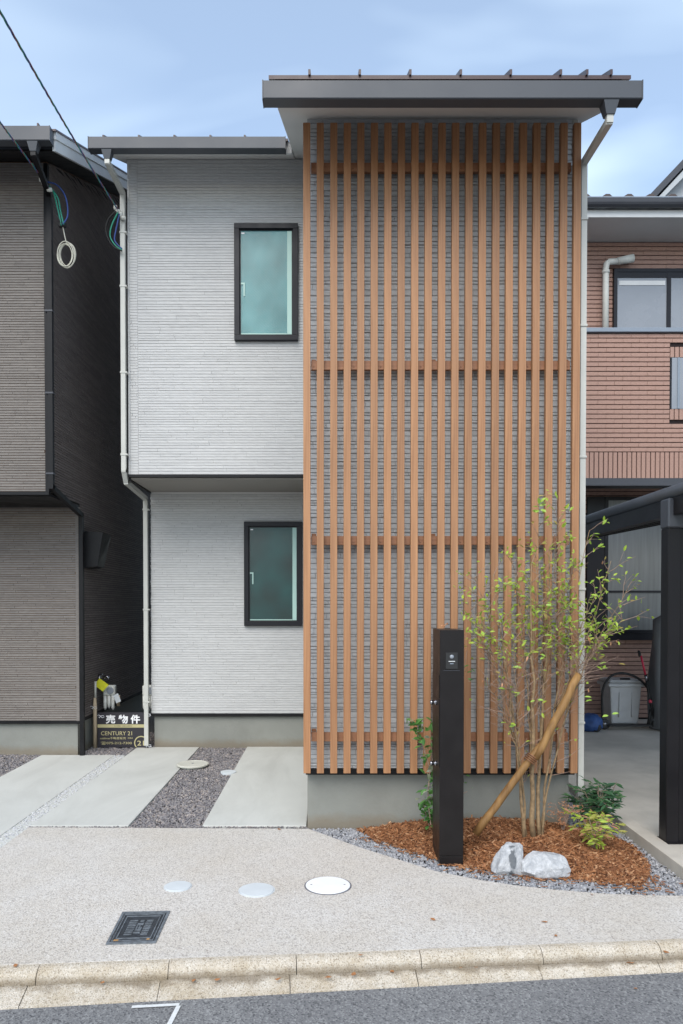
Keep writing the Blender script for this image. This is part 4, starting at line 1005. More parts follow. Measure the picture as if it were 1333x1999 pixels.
fx_ = rng_map(Nn, Ln, s2_n.outputs[0], -.035, .04, 0, 1); fx2_ = rng_map(Nn, Ln, s2_n.outputs[0], .0, .05, 1, 0); fy_ = rng_map(Nn, Ln, s2_n.outputs[1], -.02, -.04, 0, 1)
m_a = Nn.new('ShaderNodeMath'); m_a.operation = 'MULTIPLY'; Ln.new(fx_, m_a.inputs[0]); Ln.new(fx2_, m_a.inputs[1])
m_b = Nn.new('ShaderNodeMath'); m_b.operation = 'MULTIPLY'; Ln.new(m_a.outputs[0], m_b.inputs[0]); Ln.new(fy_, m_b.inputs[1])
m_c = Nn.new('ShaderNodeMath'); m_c.operation = 'MULTIPLY'; Ln.new(m_b.outputs[0], m_c.inputs[0]); Ln.new(rng_map(Nn, Ln, tb_.outputs['Fac'], .35, .6), m_c.inputs[1])
Pn = Nn['Principled BSDF']; sr_ = Pn.inputs['Base Color'].links[0].from_socket
Ln.new(sockets_mix(Nn, Ln, rng_map(Nn, Ln, m_c.outputs[0], .10, .2, 0, .85), sr_, (.09,.10,.11)), Pn.inputs['Base Color'])
rk1.data.materials.clear(); rk1.data.materials.append(m2)
# ================================================================== PLANTS
LEAF = {}
def leaf_mesh(mat, l, w_, fold=.25, name='leaf'):
    k = (mat, l, w_, fold)
    if k not in LEAF:
        v = [(0,0,0),(l*.3,w_*.42,fold*w_*.4),(l*.65,w_*.40,fold*w_*.4),(l,0,-l*.08),(l*.65,-w_*.40,fold*w_*.4),(l*.3,-w_*.42,fold*w_*.4),(l*.35,0,0),(l*.68,0,-l*.02)]
        LEAF[k] = MB().add(v, [(0,6,1),(6,7,2,1),(7,3,2),(0,5,6),(6,5,4,7),(7,4,3)]).mesh(name, M[mat])
    return LEAF[k]
def leaf_rot(d, roll=None):
    """euler that points local x along d, roughly face-up"""
    d = Vector(d).normalized(); z_ = Vector((random.gauss(0,.5), random.gauss(-.5,.5), 1)); y_ = z_.cross(d)
    if y_.length < 1e-4: y_ = Vector((0,1,0))
    y_.normalize(); z_ = d.cross(y_)
    return Matrix((d, y_, z_)).transposed().to_euler()
def put_leaves(items, parent, maxn=300):
    """items: (pos, dir, mat, l, w, scale); first maxn are single leaves, the rest one joined part"""
    for it in items[:maxn]:
        link('leaf', leaf_mesh(it[2], it[3], it[4]), parent, it[0], leaf_rot(it[1]), (it[5],)*3)
    byl = {}
    for it in items[maxn:]: byl.setdefault(it[2], []).append(it)
    for mt, its in byl.items():
        b = MB()
        for it in its:
            me = leaf_mesh(it[2], it[3], it[4]); R_ = leaf_rot(it[1]).to_matrix()*it[5]
            b.add([R_ @ v.co + Vector(it[0]) for v in me.vertices], [tuple(p_.vertices) for p_ in me.polygons])
        o = b.build('foliage', M[mt], parent); o['kind'] = 'stuff'
def wander(p, q, n, amp):
    p, q = Vector(p), Vector(q); L_ = (q-p).length; pts = []; off = Vector((0,0,0))
    for i in range(n+1):
        t_ = i/n; off += Vector((random.gauss(0,1), random.gauss(0,.6), random.gauss(0,.4)))*amp*L_/n
        pts.append(p.lerp(q, t_) + off*math.sin(math.pi*min(1,t_*1.0)) )
    return pts
TY = 5.36
base = gr(1040, 1622, .06); base.y = TY; base.x = X(1040, TY, 1615)
tree = empty('shrub_tree', (base.x, TY, .07), 'multi stemmed young tree with sparse yellow green leaves in the mulch', 'tree')
random.seed(11)
tips = [(1052,985,0),(1078,1045,.1),(1092,1010,-.1),(1148,1035,.12),(1125,1095,-.05),(1000,1085,.1),(960,1120,-.1),(925,1125,.05),(905,1165,.0),
        (1190,1095,-.15),(1225,1150,-.1),(1215,1210,-.2),(1035,1100,-.15),(1065,1130,.15),(1100,1150,.05),(975,1200,-.2),(1010,1150,.1),(950,1330,-.15),(1135,1230,.1),(935,1215,-.05),(1000,1250,-.25),(1160,1160,-.2),(1180,1240,-.25)]
mains = [12, 1, 6, 3, 15, 9]; order = mains + [i for i in range(len(tips)) if i not in mains]; paths = []
leaves = []; dry = []
tw = MB()
for i in order:
    tx, ty, dz_ = tips[i]
    big = i % 2 == 0 or i in (9, 11)
    sx = base.x + (dict(zip(mains, (0, .035, -.065, .075, -.04, .055))).get(i, 0)); sy = TY + random.uniform(-.05, .06)
    tip = at(tx, ty, min(5.58, TY + dz_))
    j0 = None
    if i not in mains:
        best = min(paths, key=lambda pp: abs(pp[-1].x-tip.x)+random.uniform(0,.15)); j0 = random.choice((3,4,5,6)); sx, sy, sz_ = best[j0]
    else: sz_ = .04
    # leave the clump steeply, fan out above
    mid = Vector((sx + (tip.x-sx)*random.uniform(.22,.40), sy+(tip.y-sy)*.4, sz_+(tip.z-sz_)*.5))
    pts = []
    for k in range(13):
        t_ = k/12
        p_ = Vector((sx,sy,sz_))*(1-t_)**2 + mid*2*t_*(1-t_) + tip*t_**2
        p_ += Vector((random.gauss(0,.007), random.gauss(0,.006), 0))
        p_.y = min(p_.y, 5.60); pts.append(p_)
    if j0 is None: paths.append(pts)
    r0 = dict(zip(mains, (.023,.018,.016,.011,.010,.009))).get(i, random.uniform(.004,.0065))
    rad = [max(.0017, r0*(1-.88*(k/12)**.8)) for k in range(13)]
    MB().tube(pts, rad, 7).build('stem', M['bark'], tree, True)
    # twigs
    for k in range(3, 13):
        for _ in range(3 if k > 4 else 1):
            if random.random() < .10: continue
            s0 = pts[k-1].lerp(pts[k], random.random())
            ang = random.uniform(-1.0, 1.0) + (.25 if tx > 1080 else (-.25 if tx < 1000 else 0)); ln = random.uniform(.10,.34)*(1 - .35*k/12)
            d = Vector((math.sin(ang), random.uniform(-.5,.35), math.cos(ang)*random.uniform(.5,1)))
            e_ = s0 + d.normalized()*ln; e_.y = min(e_.y, 5.60)
            wp = wander(s0, e_, 4, .12)
            for w__ in wp: w__.y = min(w__.y, 5.61)
            tw.tube(wp, [.0028,.0024,.0019,.0014,.0009], 4)
            high = s0.z
            nl = random.randint(2, 5) if high > 1.35 else (random.randint(0, 1))
            for _l in range(nl):
                f = random.uniform(.45, 1.0); j = min(3, int(f*4)); pos = wp[j].lerp(wp[j+1], f*4-j if j < 4 else 1)
                dd = Vector((random.gauss(0,.8), random.gauss(-.25,.5), random.gauss(.25,.5)))
                if random.random() < (.12 if high > 1.5 else .45): dry.append((pos, Vector((random.gauss(0,.4), random.gauss(0,.3), -1)), 'leaf_dry', .036, .013, random.uniform(.7,1.2)))
                else: leaves.append((pos, dd, 'leaf_tree', .042, .021, random.uniform(.55, 1.25)))
            # secondary fine twig
            if random.random() < .7:
                a2 = ang + random.choice((-1,1))*random.uniform(.4,.9); s1_ = wp[2]
                e2 = s1_ + Vector((math.sin(a2), random.uniform(-.4,.3), math.cos(a2)*.8)).normalized()*ln*.5; e2.y = min(e2.y, 5.61)
                tw.tube([s1_, s1_.lerp(e2,.5)+Vector((0,0,.004)), e2], [.0016,.0012,.0008], 3)
                if high > 1.3: leaves.append((e2, Vector((random.gauss(0,.8), random.gauss(-.2,.5), random.gauss(.3,.4))), 'leaf_tree', .046, .021, random.uniform(.6,1.1)))
o = tw.build('twigs', M['twig'], tree, True); o['kind'] = 'stuff'
tp = at(1052, 985, TY)
for dx_, dz_, dd in ((0,0,(-.2,-.4,1)),(.01,.015,(.6,-.3,.6)),(-.01,-.02,(-.9,-.4,.1)),(.0,-.01,(.9,-.3,.2)),(-.005,-.04,(-.4,-.6,-.3)),(.01,-.035,(.6,-.6,-.4)),(0,.005,(.1,-.3,1)),(-.01,-.06,(-.7,-.4,.3))):
    leaves.insert(0, (tp+Vector((dx_,0,dz_)), Vector(dd), 'leaf_top', .055, .036, 1.0))
random.shuffle(dry)
print('tree leaves', len(leaves), 'dry', len(dry))
for (lx, ly) in ((1022,1268),(1062,1280),(1060,1245),(1000,1300),(985,1340),(940,1240),(975,1215),(1010,1350),(1048,1363),(1175,1300),(1190,1395),(1140,1365),(1070,1180),(1045,1275),(990,1415),(1120,1260)):
    for _ in range(2): leaves.insert(0, (at(lx+random.uniform(-6,6), ly+random.uniform(-5,5), 5.25), Vector((random.choice((-1,1)), -.3, random.gauss(.1,.4))), 'leaf_top', .048, .026, random.uniform(.8,1.1)))
put_leaves(leaves[:40]+dry[:70]+leaves[40:], tree, 300)

# shrub left of the mailbox
sb = at(833, 1612, 5.45); shr_ = empty('shrub', (sb.x, 5.45, .05), 'slender green shrub just left of the black mailbox', 'shrub')
random.seed(5); its = []
st = MB()
for k, pxs in enumerate([[(838,1610),(832,1560),(836,1500),(822,1455),(806,1420),(798,1400)], [(842,1610),(846,1550),(840,1480),(838,1430),(842,1410)], [(835,1612),(828,1590),(822,1560)], [(846,1600),(850,1500),(848,1420)]]):
    pts = [at(px+3, py, 5.42+.03*k) for px, py in pxs]; st.tube(pts, [.005-.003*i/len(pts) for i in range(len(pts))], 5)
    for i in range(len(pts)-1):
        for _ in range(17 if pxs[i][1] < 1500 or pxs[i][1] > 1555 else 2):
            p_ = pts[i].lerp(pts[i+1], random.random()) + Vector((random.gauss(0,.018), random.gauss(0,.02), random.gauss(0,.01)))
            its.append((p_, Vector((random.gauss(0,1), random.gauss(-.5,.5), random.gauss(.1,.6))), 'leaf_dark', .075, .042, random.uniform(.6,1.1)))
for i in range(10):
    its.append((at(random.uniform(905,925), random.uniform(1270,1340) if i < 7 else random.uniform(1480,1560), 5.45), Vector((random.gauss(0.5,.6), -.4, random.gauss(0,.5))), 'leaf_dark', .050, .026, .8))
tb = [at(850,1480,5.46), at(880,1400,5.46), at(905,1310,5.46), at(912,1270,5.46)]; st.tube(tb, .0025, 4); st.tube([at(846,1600,5.46), at(880,1560,5.46), at(912,1545,5.46)], .0025, 4)
st.tube([at(850,1480,5.46), at(862,1300,5.46), at(868,1222,5.46)], .002, 4)
for i in range(6): its.append((at(868+random.uniform(-9,9), 1222+random.uniform(-5,5), 5.46), Vector((random.gauss(0,1),-.4,.6)), 'leaf_dry', .03, .018, .7))
st.build('stem', M['twig'], shr_); put_leaves(its, shr_)

# dark nandina at the house corner
def nandina(loc, hgt, n, mats, label, lsz=.05, spread=.16, seed=3, name='shrub'):
    random.seed(seed); t = empty(name, loc, label, 'shrub'); b = MB(); its = []
    for i in range(n):
        a_ = random.uniform(0, 2*math.pi); s_ = spread*random.uniform(.3,1); hh = hgt*random.uniform(.5,1)
        e_ = Vector(loc) + Vector((math.cos(a_)*s_, math.sin(a_)*s_*.8, hh)); m_ = Vector(loc).lerp(e_, .5) + Vector((0,0,hh*.18))
        b.tube([loc, m_, e_], [.005,.004,.002], 5)
        for k in range(5):
            f = .35 + .65*k/4; q_ = m_.lerp(e_, max(0,(f-.5)*2)) if f > .5 else Vector(loc).lerp(m_, f*2)
            a2 = random.uniform(0, 2*math.pi); d = Vector((math.cos(a2), math.sin(a2), random.uniform(-.1,.5))).normalized(); fl = random.uniform(.06,.13)
            r2 = q_ + d*fl; b.tube([q_, r2], [.0018,.0008], 3)
            for j in range(7):
                pp = q_.lerp(r2, .25+.75*j/6); sgn = 1 if j % 2 else -1
                sd_ = Vector((-d.y, d.x, 0))*sgn
                its.append((pp, (d*.7+sd_+Vector((0,0,random.uniform(-.5,.3)))), random.choice(mats), lsz, lsz*.28, random.uniform(.7,1.15)))
    b.build('stem', M['twig'], t); put_leaves(its, t)
    return t
g = gr(1150, 1617, 0)
nandina(Vector((g.x+.0, 5.62, 0)), .44, 18, ['leaf_nandina'], 'dark green feathery shrub at the right corner of the slat screen house', .075, .17, 4)
g = gr(1172, 1680, 0)
nandina(Vector((g.x, g.y+.12, .02)), .27, 9, ['leaf_autumn','leaf_autumn','leaf_tree'], 'low shrub with yellow and pink leaves at the right of the mulch', .062, .16, 9)
g = gr(1082, 1622, 0)
nandina(Vector((g.x, 5.55, .05)), .24, 5, ['leaf_dry'], 'small bare weed with dry brown leaves right of the tree stems', .03, .12, 31, 'dry_weed')
# fallen leaves
random.seed(21); li_ = 0
LL = ['dry leaf on the gutter blocks left of the iron cover', 'dry leaf on the gutter blocks right of the iron cover', 'dry leaf right of its close neighbour on the gutter blocks', 'dry leaf in the kerb angle below the pale blue cover',
 'dry leaf in the kerb angle below the bright white cover', 'dry leaf in the kerb angle below the mailbox column left side', 'dry leaf on the pavement edge just above the kerb', 'dry leaf on open pavement below the mailbox column', 'dry leaf on the pavement below the rocks, upper of two',
 'dry leaf on the pavement near the kerb below the rocks, lower of two', 'dry leaf at the gravel edge right of the wide rock', 'dry leaf in the kerb angle below the mailbox, left of two', 'dry leaf in the kerb angle below the mailbox, right of two', 'dry leaf close beside another in the middle of the gutter blocks',
 'dry leaf at the right part of the kerb angle', 'dry leaf on the kerb top at the right edge of the picture', 'dry leaf beyond the middle pair on the gutter blocks', 'dry leaf at the gravel joint before the right concrete slab', 'dry leaf lying on the asphalt at the lower right', 'dry leaf on the kerb at the left edge of the picture']
for (px, py, z) in ((200,1919,-.06),(378,1914,-.06),(424,1913,-.06),(542,1912,-.06),(640,1908,-.06),(690,1903,-.06),(705,1865,0),(845,1795,0),(1063,1800,0),(1085,1827,0),(1155,1747,0),(895,1890,-.07),(930,1888,-.07),(700,1895,-.07),(1230,1880,-.07),(1300,1859,-.03),(765,1897,-.07),(545,1619,0),(1240,1930,-.1),(30,1885,0)):
    b = MB(); p_ = gr(px, py, z+.004); s_ = random.uniform(.015,.028); a_ = random.uniform(0,6.28)
    v = [(math.cos(a_+q_)*s_*k_, math.sin(a_+q_)*s_*k_*.8, random.uniform(0,.006)) for q_, k_ in ((0,1),(1.1,.5),(2.3,.55),(3.14,.9),(4.1,.5),(5.2,.55))]
    b.add([(0,0,.004)]+v, [(0,1+i,1+(i+1)%6) for i in range(6)])
    o = b.build('fallen_leaf', M['fallen']); o.location = p_; tag(o, LL[li_], 'leaf', 'fallen leaves along the pavement and kerb'); li_ += 1

# log prop with rope
prop = empty('support_log', gr(930, 1628, .02), 'yellowish wooden prop log leaning through the young tree', 'log')
a0, a1 = at(926, 1628, 5.18), at(1078, 1425, 5.24); random.seed(2)
pts = [a0.lerp(a1, k/8) + Vector((random.gauss(0,.003),0,random.gauss(0,.003))) for k in range(9)]
MB().tube(pts, [.029,.029,.027,.028,.027,.027,.026,.026,.025], 14).build('lower_log', M['log'], prop, True)
b0, b1 = at(1046, 1482, 5.20), at(1131, 1316, 5.26)
pts = [b0.lerp(b1, k/8) + Vector((random.gauss(0,.003),0,random.gauss(0,.003))) for k in range(9)]
MB().tube(pts, [.022,.026,.028,.029,.028,.029,.028,.029,.028], 14).build('upper_log', M['log'], prop, True)
b = MB()
for k in range(4):
    c_ = a0.lerp(a1, .70+.015*k); d = (a1-a0).normalized(); u_ = d.cross(Vector((0,1,0))).normalized(); v_ = d.cross(u_)
    b.tube([c_ + (u_*math.cos(q_)+v_*math.sin(q_))*.041 for q_ in np.linspace(0, 2*math.pi, 15)], .0045, 5, False)
b.build('rope', M['rail'], prop, True)

# ================================================================== SIGN AND METERS
SGY = 9.08
sx0_, sx1_ = X(190, SGY, 1420), X(291, SGY, 1420); z1_, z0_ = Z(1391, SGY), Z(1459, SGY)
sg = empty('for_sale_sign', ((sx0_+sx1_)/2, SGY, 0), 'dark real estate sign board with white and gold lettering between the houses', 'sign')
MB().box(sx0_, sx1_, SGY, SGY+.02, z0_, z1_, .002).build('board', M['sign_dark'], sg)
hh = z1_-z0_; ww = sx1_-sx0_
zb = z1_-.385*hh
MB().box(sx0_+.002, sx1_-.004, SGY-.0015, SGY-.0003, zb-.035*hh*1.3, zb+.035*hh*1.3).build('gold_band', M['sign_gold'], sg)
def text(s, cx_, cz_, h_, wmax, mat, par, y, bold=0.0, left=False):
    cu = bpy.data.curves.new('text', 'FONT'); cu.body = s; cu.size = 1; cu.offset = bold; cu.resolution_u = 3
    o = bpy.data.objects.new('text', cu); col.objects.link(o)
    dg = bpy.context.evaluated_depsgraph_get(); me = bpy.data.meshes.new_from_object(o.evaluated_get(dg)); bpy.data.objects.remove(o)
    xs = [v.co.x for v in me.vertices]; ys = [v.co.y for v in me.vertices]
    if not xs: return
    sx_ = wmax/(max(xs)-min(xs)); sy_ = h_/(max(ys)-min(ys)); mx_ = (max(xs)+min(xs))/2; my_ = (max(ys)+min(ys))/2
    off = OFF[par.name]
    for v in me.vertices: v.co = (cx_+(v.co.x-mx_)*sx_-off.x, y-off.y, cz_+(v.co.y-my_)*sy_-off.z)
    me.materials.clear(); me.materials.append(mat); o = bpy.data.objects.new('lettering', me); col.objects.link(o); o.parent = par; OFF[o.name] = off
    return o
def sxy(fx_, fz_): return sx0_+fx_*ww, z1_-fz_*hh
for ch, fx_ in (('売', .255), ('物', .50), ('件', .735)):
    x, z = sxy(fx_, .19); text(ch, x, z, .255*hh, .185*ww, M['sign_white'], sg, SGY-.003, .028)
x, z = sxy(.37, .595); text('CENTURY 21', x, z, .115*hh, .60*ww, M['sign_gold'], sg, SGY-.003, .006)
x, z = sxy(.30, .735); text('sublime不動産販売', x, z, .07*hh, .50*ww, M['sign_gold'], sg, SGY-.003, .006)
x, z = sxy(.635, .73); text('京都店', x, z, .045*hh, .10*ww, M['sign_gold'], sg, SGY-.003, .004)
x, z = sxy(.365, .875); text('☎075-212-7300', x, z, 0.095*hh, .60*ww, M['sign_gold'], sg, SGY-.003, .004)
x, z = sxy(.50, .385); text('仲介手数料・詳細はお問合せ', x, z, .045*hh, .35*ww, M['sign_ink'], sg, SGY-.003)
x, z = sxy(.835, .875); text('21', x, z, .14*hh, .13*ww, M['sign_gold'], sg, SGY-.003, .012)
b = MB(); cx_, cz_ = sxy(.845, .87)
ro, ri = .135*ww, .115*ww; A_ = np.linspace(R(55), R(235), 26)
for i in range(25):
    q0, q1 = A_[i], A_[i+1]; v = [(cx_+r_*math.cos(q_), SGY-.003, max(z0_+.003, cz_+r_*math.sin(q_))) for r_, q_ in ((ri,q0),(ro,q0),(ro,q1),(ri,q1))]; b.add(v, [(0,1,2,3)])
b.build('logo_ring', M['sign_gold'], sg)
def tie(p_, par):
    b = MB()
    for d in ((.05,-.02),(-.035,.018),(.045,.01),(-.02,-.02)): b.tube([p_, (p_[0]+d[0]*.5, p_[1]-.012, p_[2]+d[1]), (p_[0]+d[0], p_[1]-.006, p_[2]+d[1]*.4)], .0035, 5)
    b.build('plastic_tie', M['white_tie'], par)
for px, py in ((196, 1398), (287, 1395), (288, 1455)): tie(tuple(at(px, py, SGY-.02)), sg)
# stake
skx = X(184.5, SGY-.02, 1420)
stk = empty('wooden_stake', (skx, SGY, 0), 'pale wooden stake at the left end of the for sale sign', 'stake')
MB().tube([(skx, SGY+.0, -.02), (skx, SGY+.0, Z(1375, SGY)), (skx, SGY, Z(1362, SGY))], [.024,.024,.016], 12).build('stake', M['stake'], stk, True)
MB().tube([(skx+.005, SGY, Z(1362, SGY)), (skx+.008, SGY, Z(1330, SGY))], .013, 10).build('grey_pipe', M['pipe'], stk, True)
tie(tuple(at(182, 1381, SGY-.03)), stk)
# meters
def meter(name, Y, cx_px, label, tagged=False, flip=1):
    cx_ = X(cx_px, Y, 1350); t = empty(name, (cx_, Y, 0), label, 'meter')
    zt, zm, zb_ = Z(1338, Y), Z(1358, Y), Z(1382, Y)
    MB().box(cx_-.075, cx_+.075, Y, Y+.09, zm, zt, .012).build('meter_box', M['white_pvc'], t)
    MB().lathe([(.04,-.012),(.045,-.010),(.045,0)], (cx_+.02, Y, (zm+zt)/2), 'Y', 16).build('meter_dial', M['dimglass'], t)
    for k in range(3):
        x = cx_-.055+k*.05; MB().tube([(x, Y+.03, zm), (x, Y+.03, zb_+.02*(k % 2)), (x, Y+.03, zb_-.03+.02*(k % 2))], [.022,.022,.009], 10).build('capped_pipe', M['white_pvc'], t, True)
    MB().tube([(cx_+.11, Y+.05, zm+.0), (cx_+.11, Y+.05, zm-.14)], .022, 10).build('capped_pipe', M['stake'], t, True)
    return t
mt = meter('gas_meter', 9.35, 212, 'white gas meter with yellow tag on the dark alley wall')
Y = 9.35
for px, py in ((183, 1328), (206, 1326)):
    c_ = at(px, py, Y); MB().tube([(c_.x+.03*math.cos(q_), Y+.03, c_.z+.03*math.sin(q_)) for q_ in np.linspace(0, math.pi, 8)], .016, 10).build('pipe_bend', M['chrome'], mt, True)
MB().tube([at(194,1318,Y), at(194,1345,Y)], .018, 10).build('valve', M['chrome'], mt, True); 
c_ = at(194, 1317, Y); MB().box(c_.x-.04, c_.x+.04, Y-.01, Y+.02, c_.z-.008, c_.z+.008, .003).build('valve_handle', M['chrome'], mt)
p_ = [at(px, py, Y-.06) for px, py in ((183.5,1337),(194,1324),(212,1337),(200.5,1350))]
b = MB().add(p_ + [v+Vector((0,.002,0)) for v in p_], [(0,1,2,3),(7,6,5,4)]+[(i,(i+1)%4,4+(i+1)%4,4+i) for i in range(4)]); b.build('yellow_tag', M['yellow'], mt)
p_ = [at(px, py, Y-.06) for px, py in ((221,1358),(230,1353),(236,1369),(227,1373))]
b = MB().add(p_ + [v+Vector((0,.002,0)) for v in p_], [(0,1,2,3),(7,6,5,4)]+[(i,(i+1)%4,4+(i+1)%4,4+i) for i in range(4)]); b.build('paper_tag', M['pale_cover'], mt)
meter('gas_meter', 9.22, 289, 'white meter box on the pale house behind its downpipe')

# ================================================================== CABLES
def twisted(name, p, q, sag, label, turns=30, r_=.007, mats=('cable_red','cable_blue','cable_green'), far=0.0):
    p, q = Vector(p), Vector(q); t = empty(name, q, label, 'cable'); n = 160
    d = (q-p).normalized(); u_ = d.cross(Vector((0,0,1))).normalized(); v_ = d.cross(u_)
    for s_, m_ in enumerate(mats):
        pts = []
        for i in range(n+1):
            f = i/n; c_ = p.lerp(q, f) + Vector((0,0,-sag*4*f*(1-f))); an = turns*2*math.pi*f + s_*2.094
            pts.append(c_ + (u_*math.cos(an)+v_*math.sin(an))*r_*.9)
        MB().tube(pts, r_*.75, 5).build('strand', M[m_], t, True)
    return t
e1 = at(229, 408, 8.05); s1_ = at(5, 0, 4.6); s1e = s1_ + (s1_-e1)*.9
twisted('power_cable', s1e, e1, .10, 'long twisted service cable running to the pale house', 18, .0055)
e2 = at(86, 352, 7.6); s2_ = at(0, 228, 6.1); s2e = s2_ + (s2_-e2)*2
twisted('power_cable', s2e, e2, .05, 'twisted blue and green cable running to the taupe house', 16, .0052)
def clamp(c, label, loops, Yd):
    t = empty('cable_clamp', c, label, 'cable clamp'); random.seed(3)
    for i in range(4):
        o_ = Vector((.028*i-.03, random.uniform(-.01,.01), -.035*i+.03)); MB().lathe([(.004,-.028),(.018,-.024),(.022,0),(.018,.024),(.004,.028)], Vector(c)+o_, 'X' if i % 2 else 'Z', 12).build('insulator', M['white_pvc'], t, True)
    for pts, mt_ in loops:
        P_ = [at(px, py, Yd) for px, py in pts]
        # smooth the loop
        S__ = []
        for i in range(len(P_)-1):
            for k in range(5):
                f = k/5; a__ = P_[max(i-1,0)]; b__ = P_[i]; c__ = P_[i+1]; d__ = P_[min(i+2,len(P_)-1)]
                S__.append(.5*((2*b__)+(c__-a__)*f+(2*a__-5*b__+4*c__-d__)*f*f+(3*b__-a__-3*c__+d__)*f**3))
        S__.append(P_[-1]); MB().tube(S__, .008, 6).build('loop_wire', M[mt_], t, True)
clamp(e1+Vector((.01,0,-.02)), 'white insulators with dark loops beside the pale house downpipe',
      [([(226,412),(210,430),(207,455),(220,480),(238,490)], 'rubber'), ([(230,415),(218,440),(215,462),(226,480),(238,488)], 'cable_green'), ([(233,418),(226,450),(224,470),(238,486)], 'cable_blue')], 8.03)
clamp(e2+Vector((0,0,-.02)), 'white insulators with green loops on the taupe house corner',
      [([(92,355),(112,362),(128,385),(132,420),(122,438)], 'cable_blue'), ([(95,362),(112,385),(118,412),(124,438)], 'cable_green'), ([(98,372),(105,400),(114,425),(122,440)], 'rubber'), ([(90,360),(104,375),(112,405),(120,440)], 'cable_green')], 7.66)
cc_ = at(131, 500, 7.72)
ck = empty('cable_coil', cc_, 'cream coiled cable hanging below the taupe house roof', 'cable')
b = MB(); random.seed(9)
for k in range(6):
    rx_, rz_ = .075+.012*random.random(), .115+.02*random.random(); ox_, oz_ = random.gauss(0,.008), random.gauss(0,.01)
    b.tube([cc_+Vector((ox_+rx_*math.cos(q_), -.006*k, oz_+rz_*math.sin(q_))) for q_ in np.linspace(0, 2*math.pi, 25)], .0045, 6, False)
b.tube([cc_+Vector((0,0,.11)), at(126,460,7.72), at(122,440,7.72)], .006, 6)
b.build('coil', M['coil'], ck, True)
c_ = at(121, 438, 7.72); MB().box(c_.x-.04, c_.x+.04, 7.70, 7.75, c_.z-.03, c_.z+.03, .008).build('cable_bracket', M['rubber'], ck)

# ================================================================== THINGS IN THE GARAGE
FZ = .076
BYn = 10.25
bx0, bx1 = X(1188, BYn, 1380), X(1252, BYn, 1380); cxb = (bx0+bx1)/2
bn = empty('dust_bin', (cxb, BYn, FZ), 'grey plastic lidded bin by the brown tiled garage wall', 'bin')
zt_ = Z(1334, BYn); zb_ = Z(1413, BYn)
zb_ = max(zb_, FZ+.03)
hw0, hw1 = (bx1-bx0)/2*.82, (bx1-bx0)/2*.97
b = MB().add([(cxb-hw0,BYn,zb_),(cxb+hw0,BYn,zb_),(cxb+hw0,BYn+.34,zb_),(cxb-hw0,BYn+.34,zb_),(cxb-hw1,BYn-.03,zt_),(cxb+hw1,BYn-.03,zt_),(cxb+hw1,BYn+.37,zt_),(cxb-hw1,BYn+.37,zt_)],
             [(0,3,2,1),(4,5,6,7),(0,1,5,4),(1,2,6,5),(2,3,7,6),(3,0,4,7)])
o = b.build('bin_body', M['bin'], bn); md = o.modifiers.new('bevel','BEVEL'); md.width = .02; md.segments = 3
for s_ in (-.09, .09): MB().box(cxb+s_-.006, cxb+s_+.006, BYn-.034, BYn-.004, zb_+.10, zt_-.12, .002).build('bin_rib', M['bin'], bn)
MB().box(cxb-hw1-.03, cxb+hw1+.03, BYn-.06, BYn+.40, zt_-.045, zt_+.0, .01).build('bin_rim', M['bin'], bn)
MB().box(cxb-hw1-.01, cxb+hw1+.01, BYn-.04, BYn+.38, zt_+.002, zt_+.05, .02).build('bin_lid', M['bin'], bn)
MB().box(cxb-.07, cxb+.07, BYn-.02, BYn+.03, zt_+.051, zt_+.075, .008).build('lid_handle', M['rubber'], bn)
# kick scooter
KY = 10.0
ks = empty('kick_scooter', (X(1225,KY,1400), KY, FZ), 'black kick scooter with red steering tube before the grey bin', 'scooter')
wr = .075
for px in (1180, 1283):
    c_ = at(px, 1412, KY); c_.z = FZ+wr
    o = MB().lathe([(wr*.55,-.016),(wr*.92,-.018),(wr,-.010),(wr,.010),(wr*.92,.018),(wr*.55,.016)], c_, 'Y', 22).build('wheel', M['rubber'], ks, True)
    MB().lathe([(.012,-.020),(.030,-.012),(.030,.012),(.012,.020)], c_, 'Y', 12).build('wheel_hub', M['chrome'], o)
dk0, dk1 = X(1186, KY, 1400), X(1268, KY, 1400)
MB().box(dk0, dk1, KY-.06, KY+.06, FZ+.05, FZ+.075, .006).build('deck', M['rubber'], ks)
hd = at(1280, 1412, KY); hd.z = FZ+wr
MB().tube([hd+Vector((0,0,.0)), at(1270,1372,KY), at(1262,1330,KY)], .018, 10).build('fork', M['rubber'], ks, True)
MB().tube([(dk1-.02,KY,FZ+.06), at(1270,1385,KY)], .02, 8).build('frame_neck', M['rubber'], ks, True)
MB().tube([at(1260,1318,KY), at(1251,1280,KY)], .014, 10).build('steering_tube', M['red'], ks, True)
MB().tube([at(1263,1330,KY), at(1260,1317,KY)], .020, 10).build('clamp', M['chrome'], ks, True)
hb = at(1250, 1276, KY)
MB().tube([hb+Vector((-.08,-.16,-.01)), hb+Vector((-.02,-.02,0)), hb+Vector((.03,.12,.02))], .018, 10).build('handlebar', M['rubber'], ks, True)
c_ = at(1269, 1369, KY-.03); MB().box(c_.x-.02, c_.x+.02, KY-.05, KY-.02, c_.z-.02, c_.z+.02, .005).build('reflector', M['red'], ks)
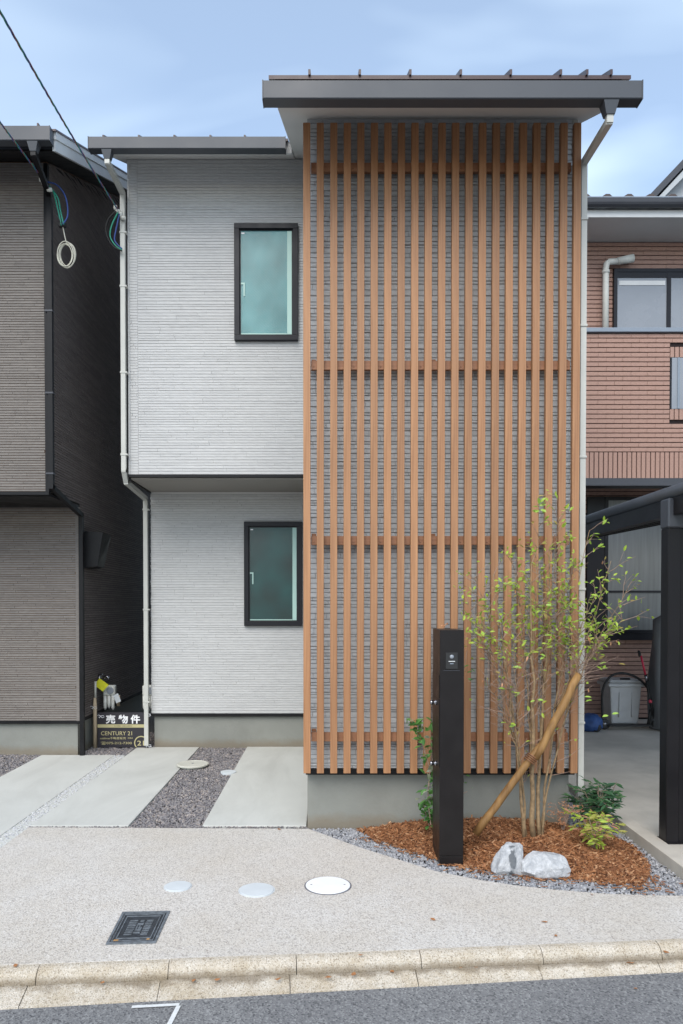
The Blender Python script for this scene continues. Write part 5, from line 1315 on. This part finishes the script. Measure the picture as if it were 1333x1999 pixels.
# black hose arch over the bin
hp = [(1176,1400),(1176,1350),(1190,1322),(1215,1314),(1245,1324),(1265,1345),(1275,1375),(1279,1400)]
hs_ = empty('bicycle_tyre', at(1228, 1400, 10.12), 'black ribbed hoop arching over the grey bin', 'tyre')
P_ = [at(px, py, 10.12) for px, py in hp]; SS = []
for i in range(len(P_)-1):
    for k in range(5):
        f = k/5; a__ = P_[max(i-1,0)]; b__ = P_[i]; c__ = P_[i+1]; d__ = P_[min(i+2,len(P_)-1)]
        SS.append(.5*((2*b__)+(c__-a__)*f+(2*a__-5*b__+4*c__-d__)*f*f+(3*b__-a__-3*c__+d__)*f**3))
MB().tube(SS, .017, 8).build('hoop', M['rubber'], hs_, True)
# blue bag and small black trolley wheel
import bmesh
from mathutils import noise as mn
def lump(name, c, dims, mat, label, cat, amp=.15, fr=3.0):
    bm = bmesh.new(); bmesh.ops.create_icosphere(bm, subdivisions=4, radius=1)
    for v in bm.verts:
        p_ = v.co.copy(); p_ *= 1 + amp*mn.noise(p_*fr+Vector(c)) + amp*.6*abs(mn.noise(p_*fr*2.3))
        v.co = Vector((p_.x*dims[0], p_.y*dims[1], max(p_.z, -.8)*dims[2]))
    me = bpy.data.meshes.new(name); bm.to_mesh(me); bm.free(); me.materials.append(mat)
    me.polygons.foreach_set('use_smooth', [True]*len(me.polygons))
    o = bpy.data.objects.new(name, me); col.objects.link(o); o.location = c; return tag(o, label, cat)
c_ = at(1152, 1412, 9.9); lump('blue_bag', (c_.x, 9.9, FZ+.105), (.16,.14,.13), M['blue'], 'crumpled blue bag on the garage floor by the slats', 'bag')
wh = at(1172, 1416, 9.8); wh.z = FZ+.06
o = MB().lathe([(.02,-.02),(.05,-.018),(.06,-.01),(.06,.01),(.05,.018),(.02,.02)], (wh.x-.05, 9.8, wh.z), 'Y', 20).build('trolley_wheel', M['rubber'], None, True); tag(o, 'small black wheel lying beside the blue bag', 'wheel')
# covered bicycle (tarpaulin)
b = MB(); rows_ = 14; cols_ = 22; ty0 = 9.7
tx0, tx1 = X(1281, ty0, 1300), X(1281, ty0, 1300)+.9
for i in range(rows_+1):
    f = i/rows_; zt2 = Z(1195, ty0)
    for j in range(cols_+1):
        g_ = j/cols_*2*math.pi; cxm = (tx0+tx1)/2
        wx = (tx1-tx0)/2*(1.0-.22*f**2 - (.45 if i == rows_ else 0)); wy = .28*(1-.5*f) * (.4 if i == rows_ else 1)
        fold = 1 + .10*math.sin(g_*7+f*3)*(1-f*.6) + .04*math.sin(g_*13+f*5)
        edge = .0
        if math.cos(g_) < 0: edge = .10*math.sin(f*math.pi)*(-math.cos(g_)) - .10*(1-f)*(-math.cos(g_))*.0
        b.v.append((cxm + wx*math.cos(g_)*fold - edge*0 + (.10*(1-f))*(-1 if math.cos(g_) < 0 else 0)*-.9, ty0+.3 + wy*math.sin(g_)*fold, FZ+.01 + (zt2-FZ)*f))
for i in range(rows_):
    for j in range(cols_): b.f.append((i*(cols_+1)+j, i*(cols_+1)+j+1, (i+1)*(cols_+1)+j+1, (i+1)*(cols_+1)+j))
b.f.append(tuple(rows_*(cols_+1)+j for j in range(cols_)))
o = b.build('covered_bicycle', M['tarp'], None, True); tag(o, 'grey tarpaulin draped over a tall shape behind the carport post', 'tarpaulin')
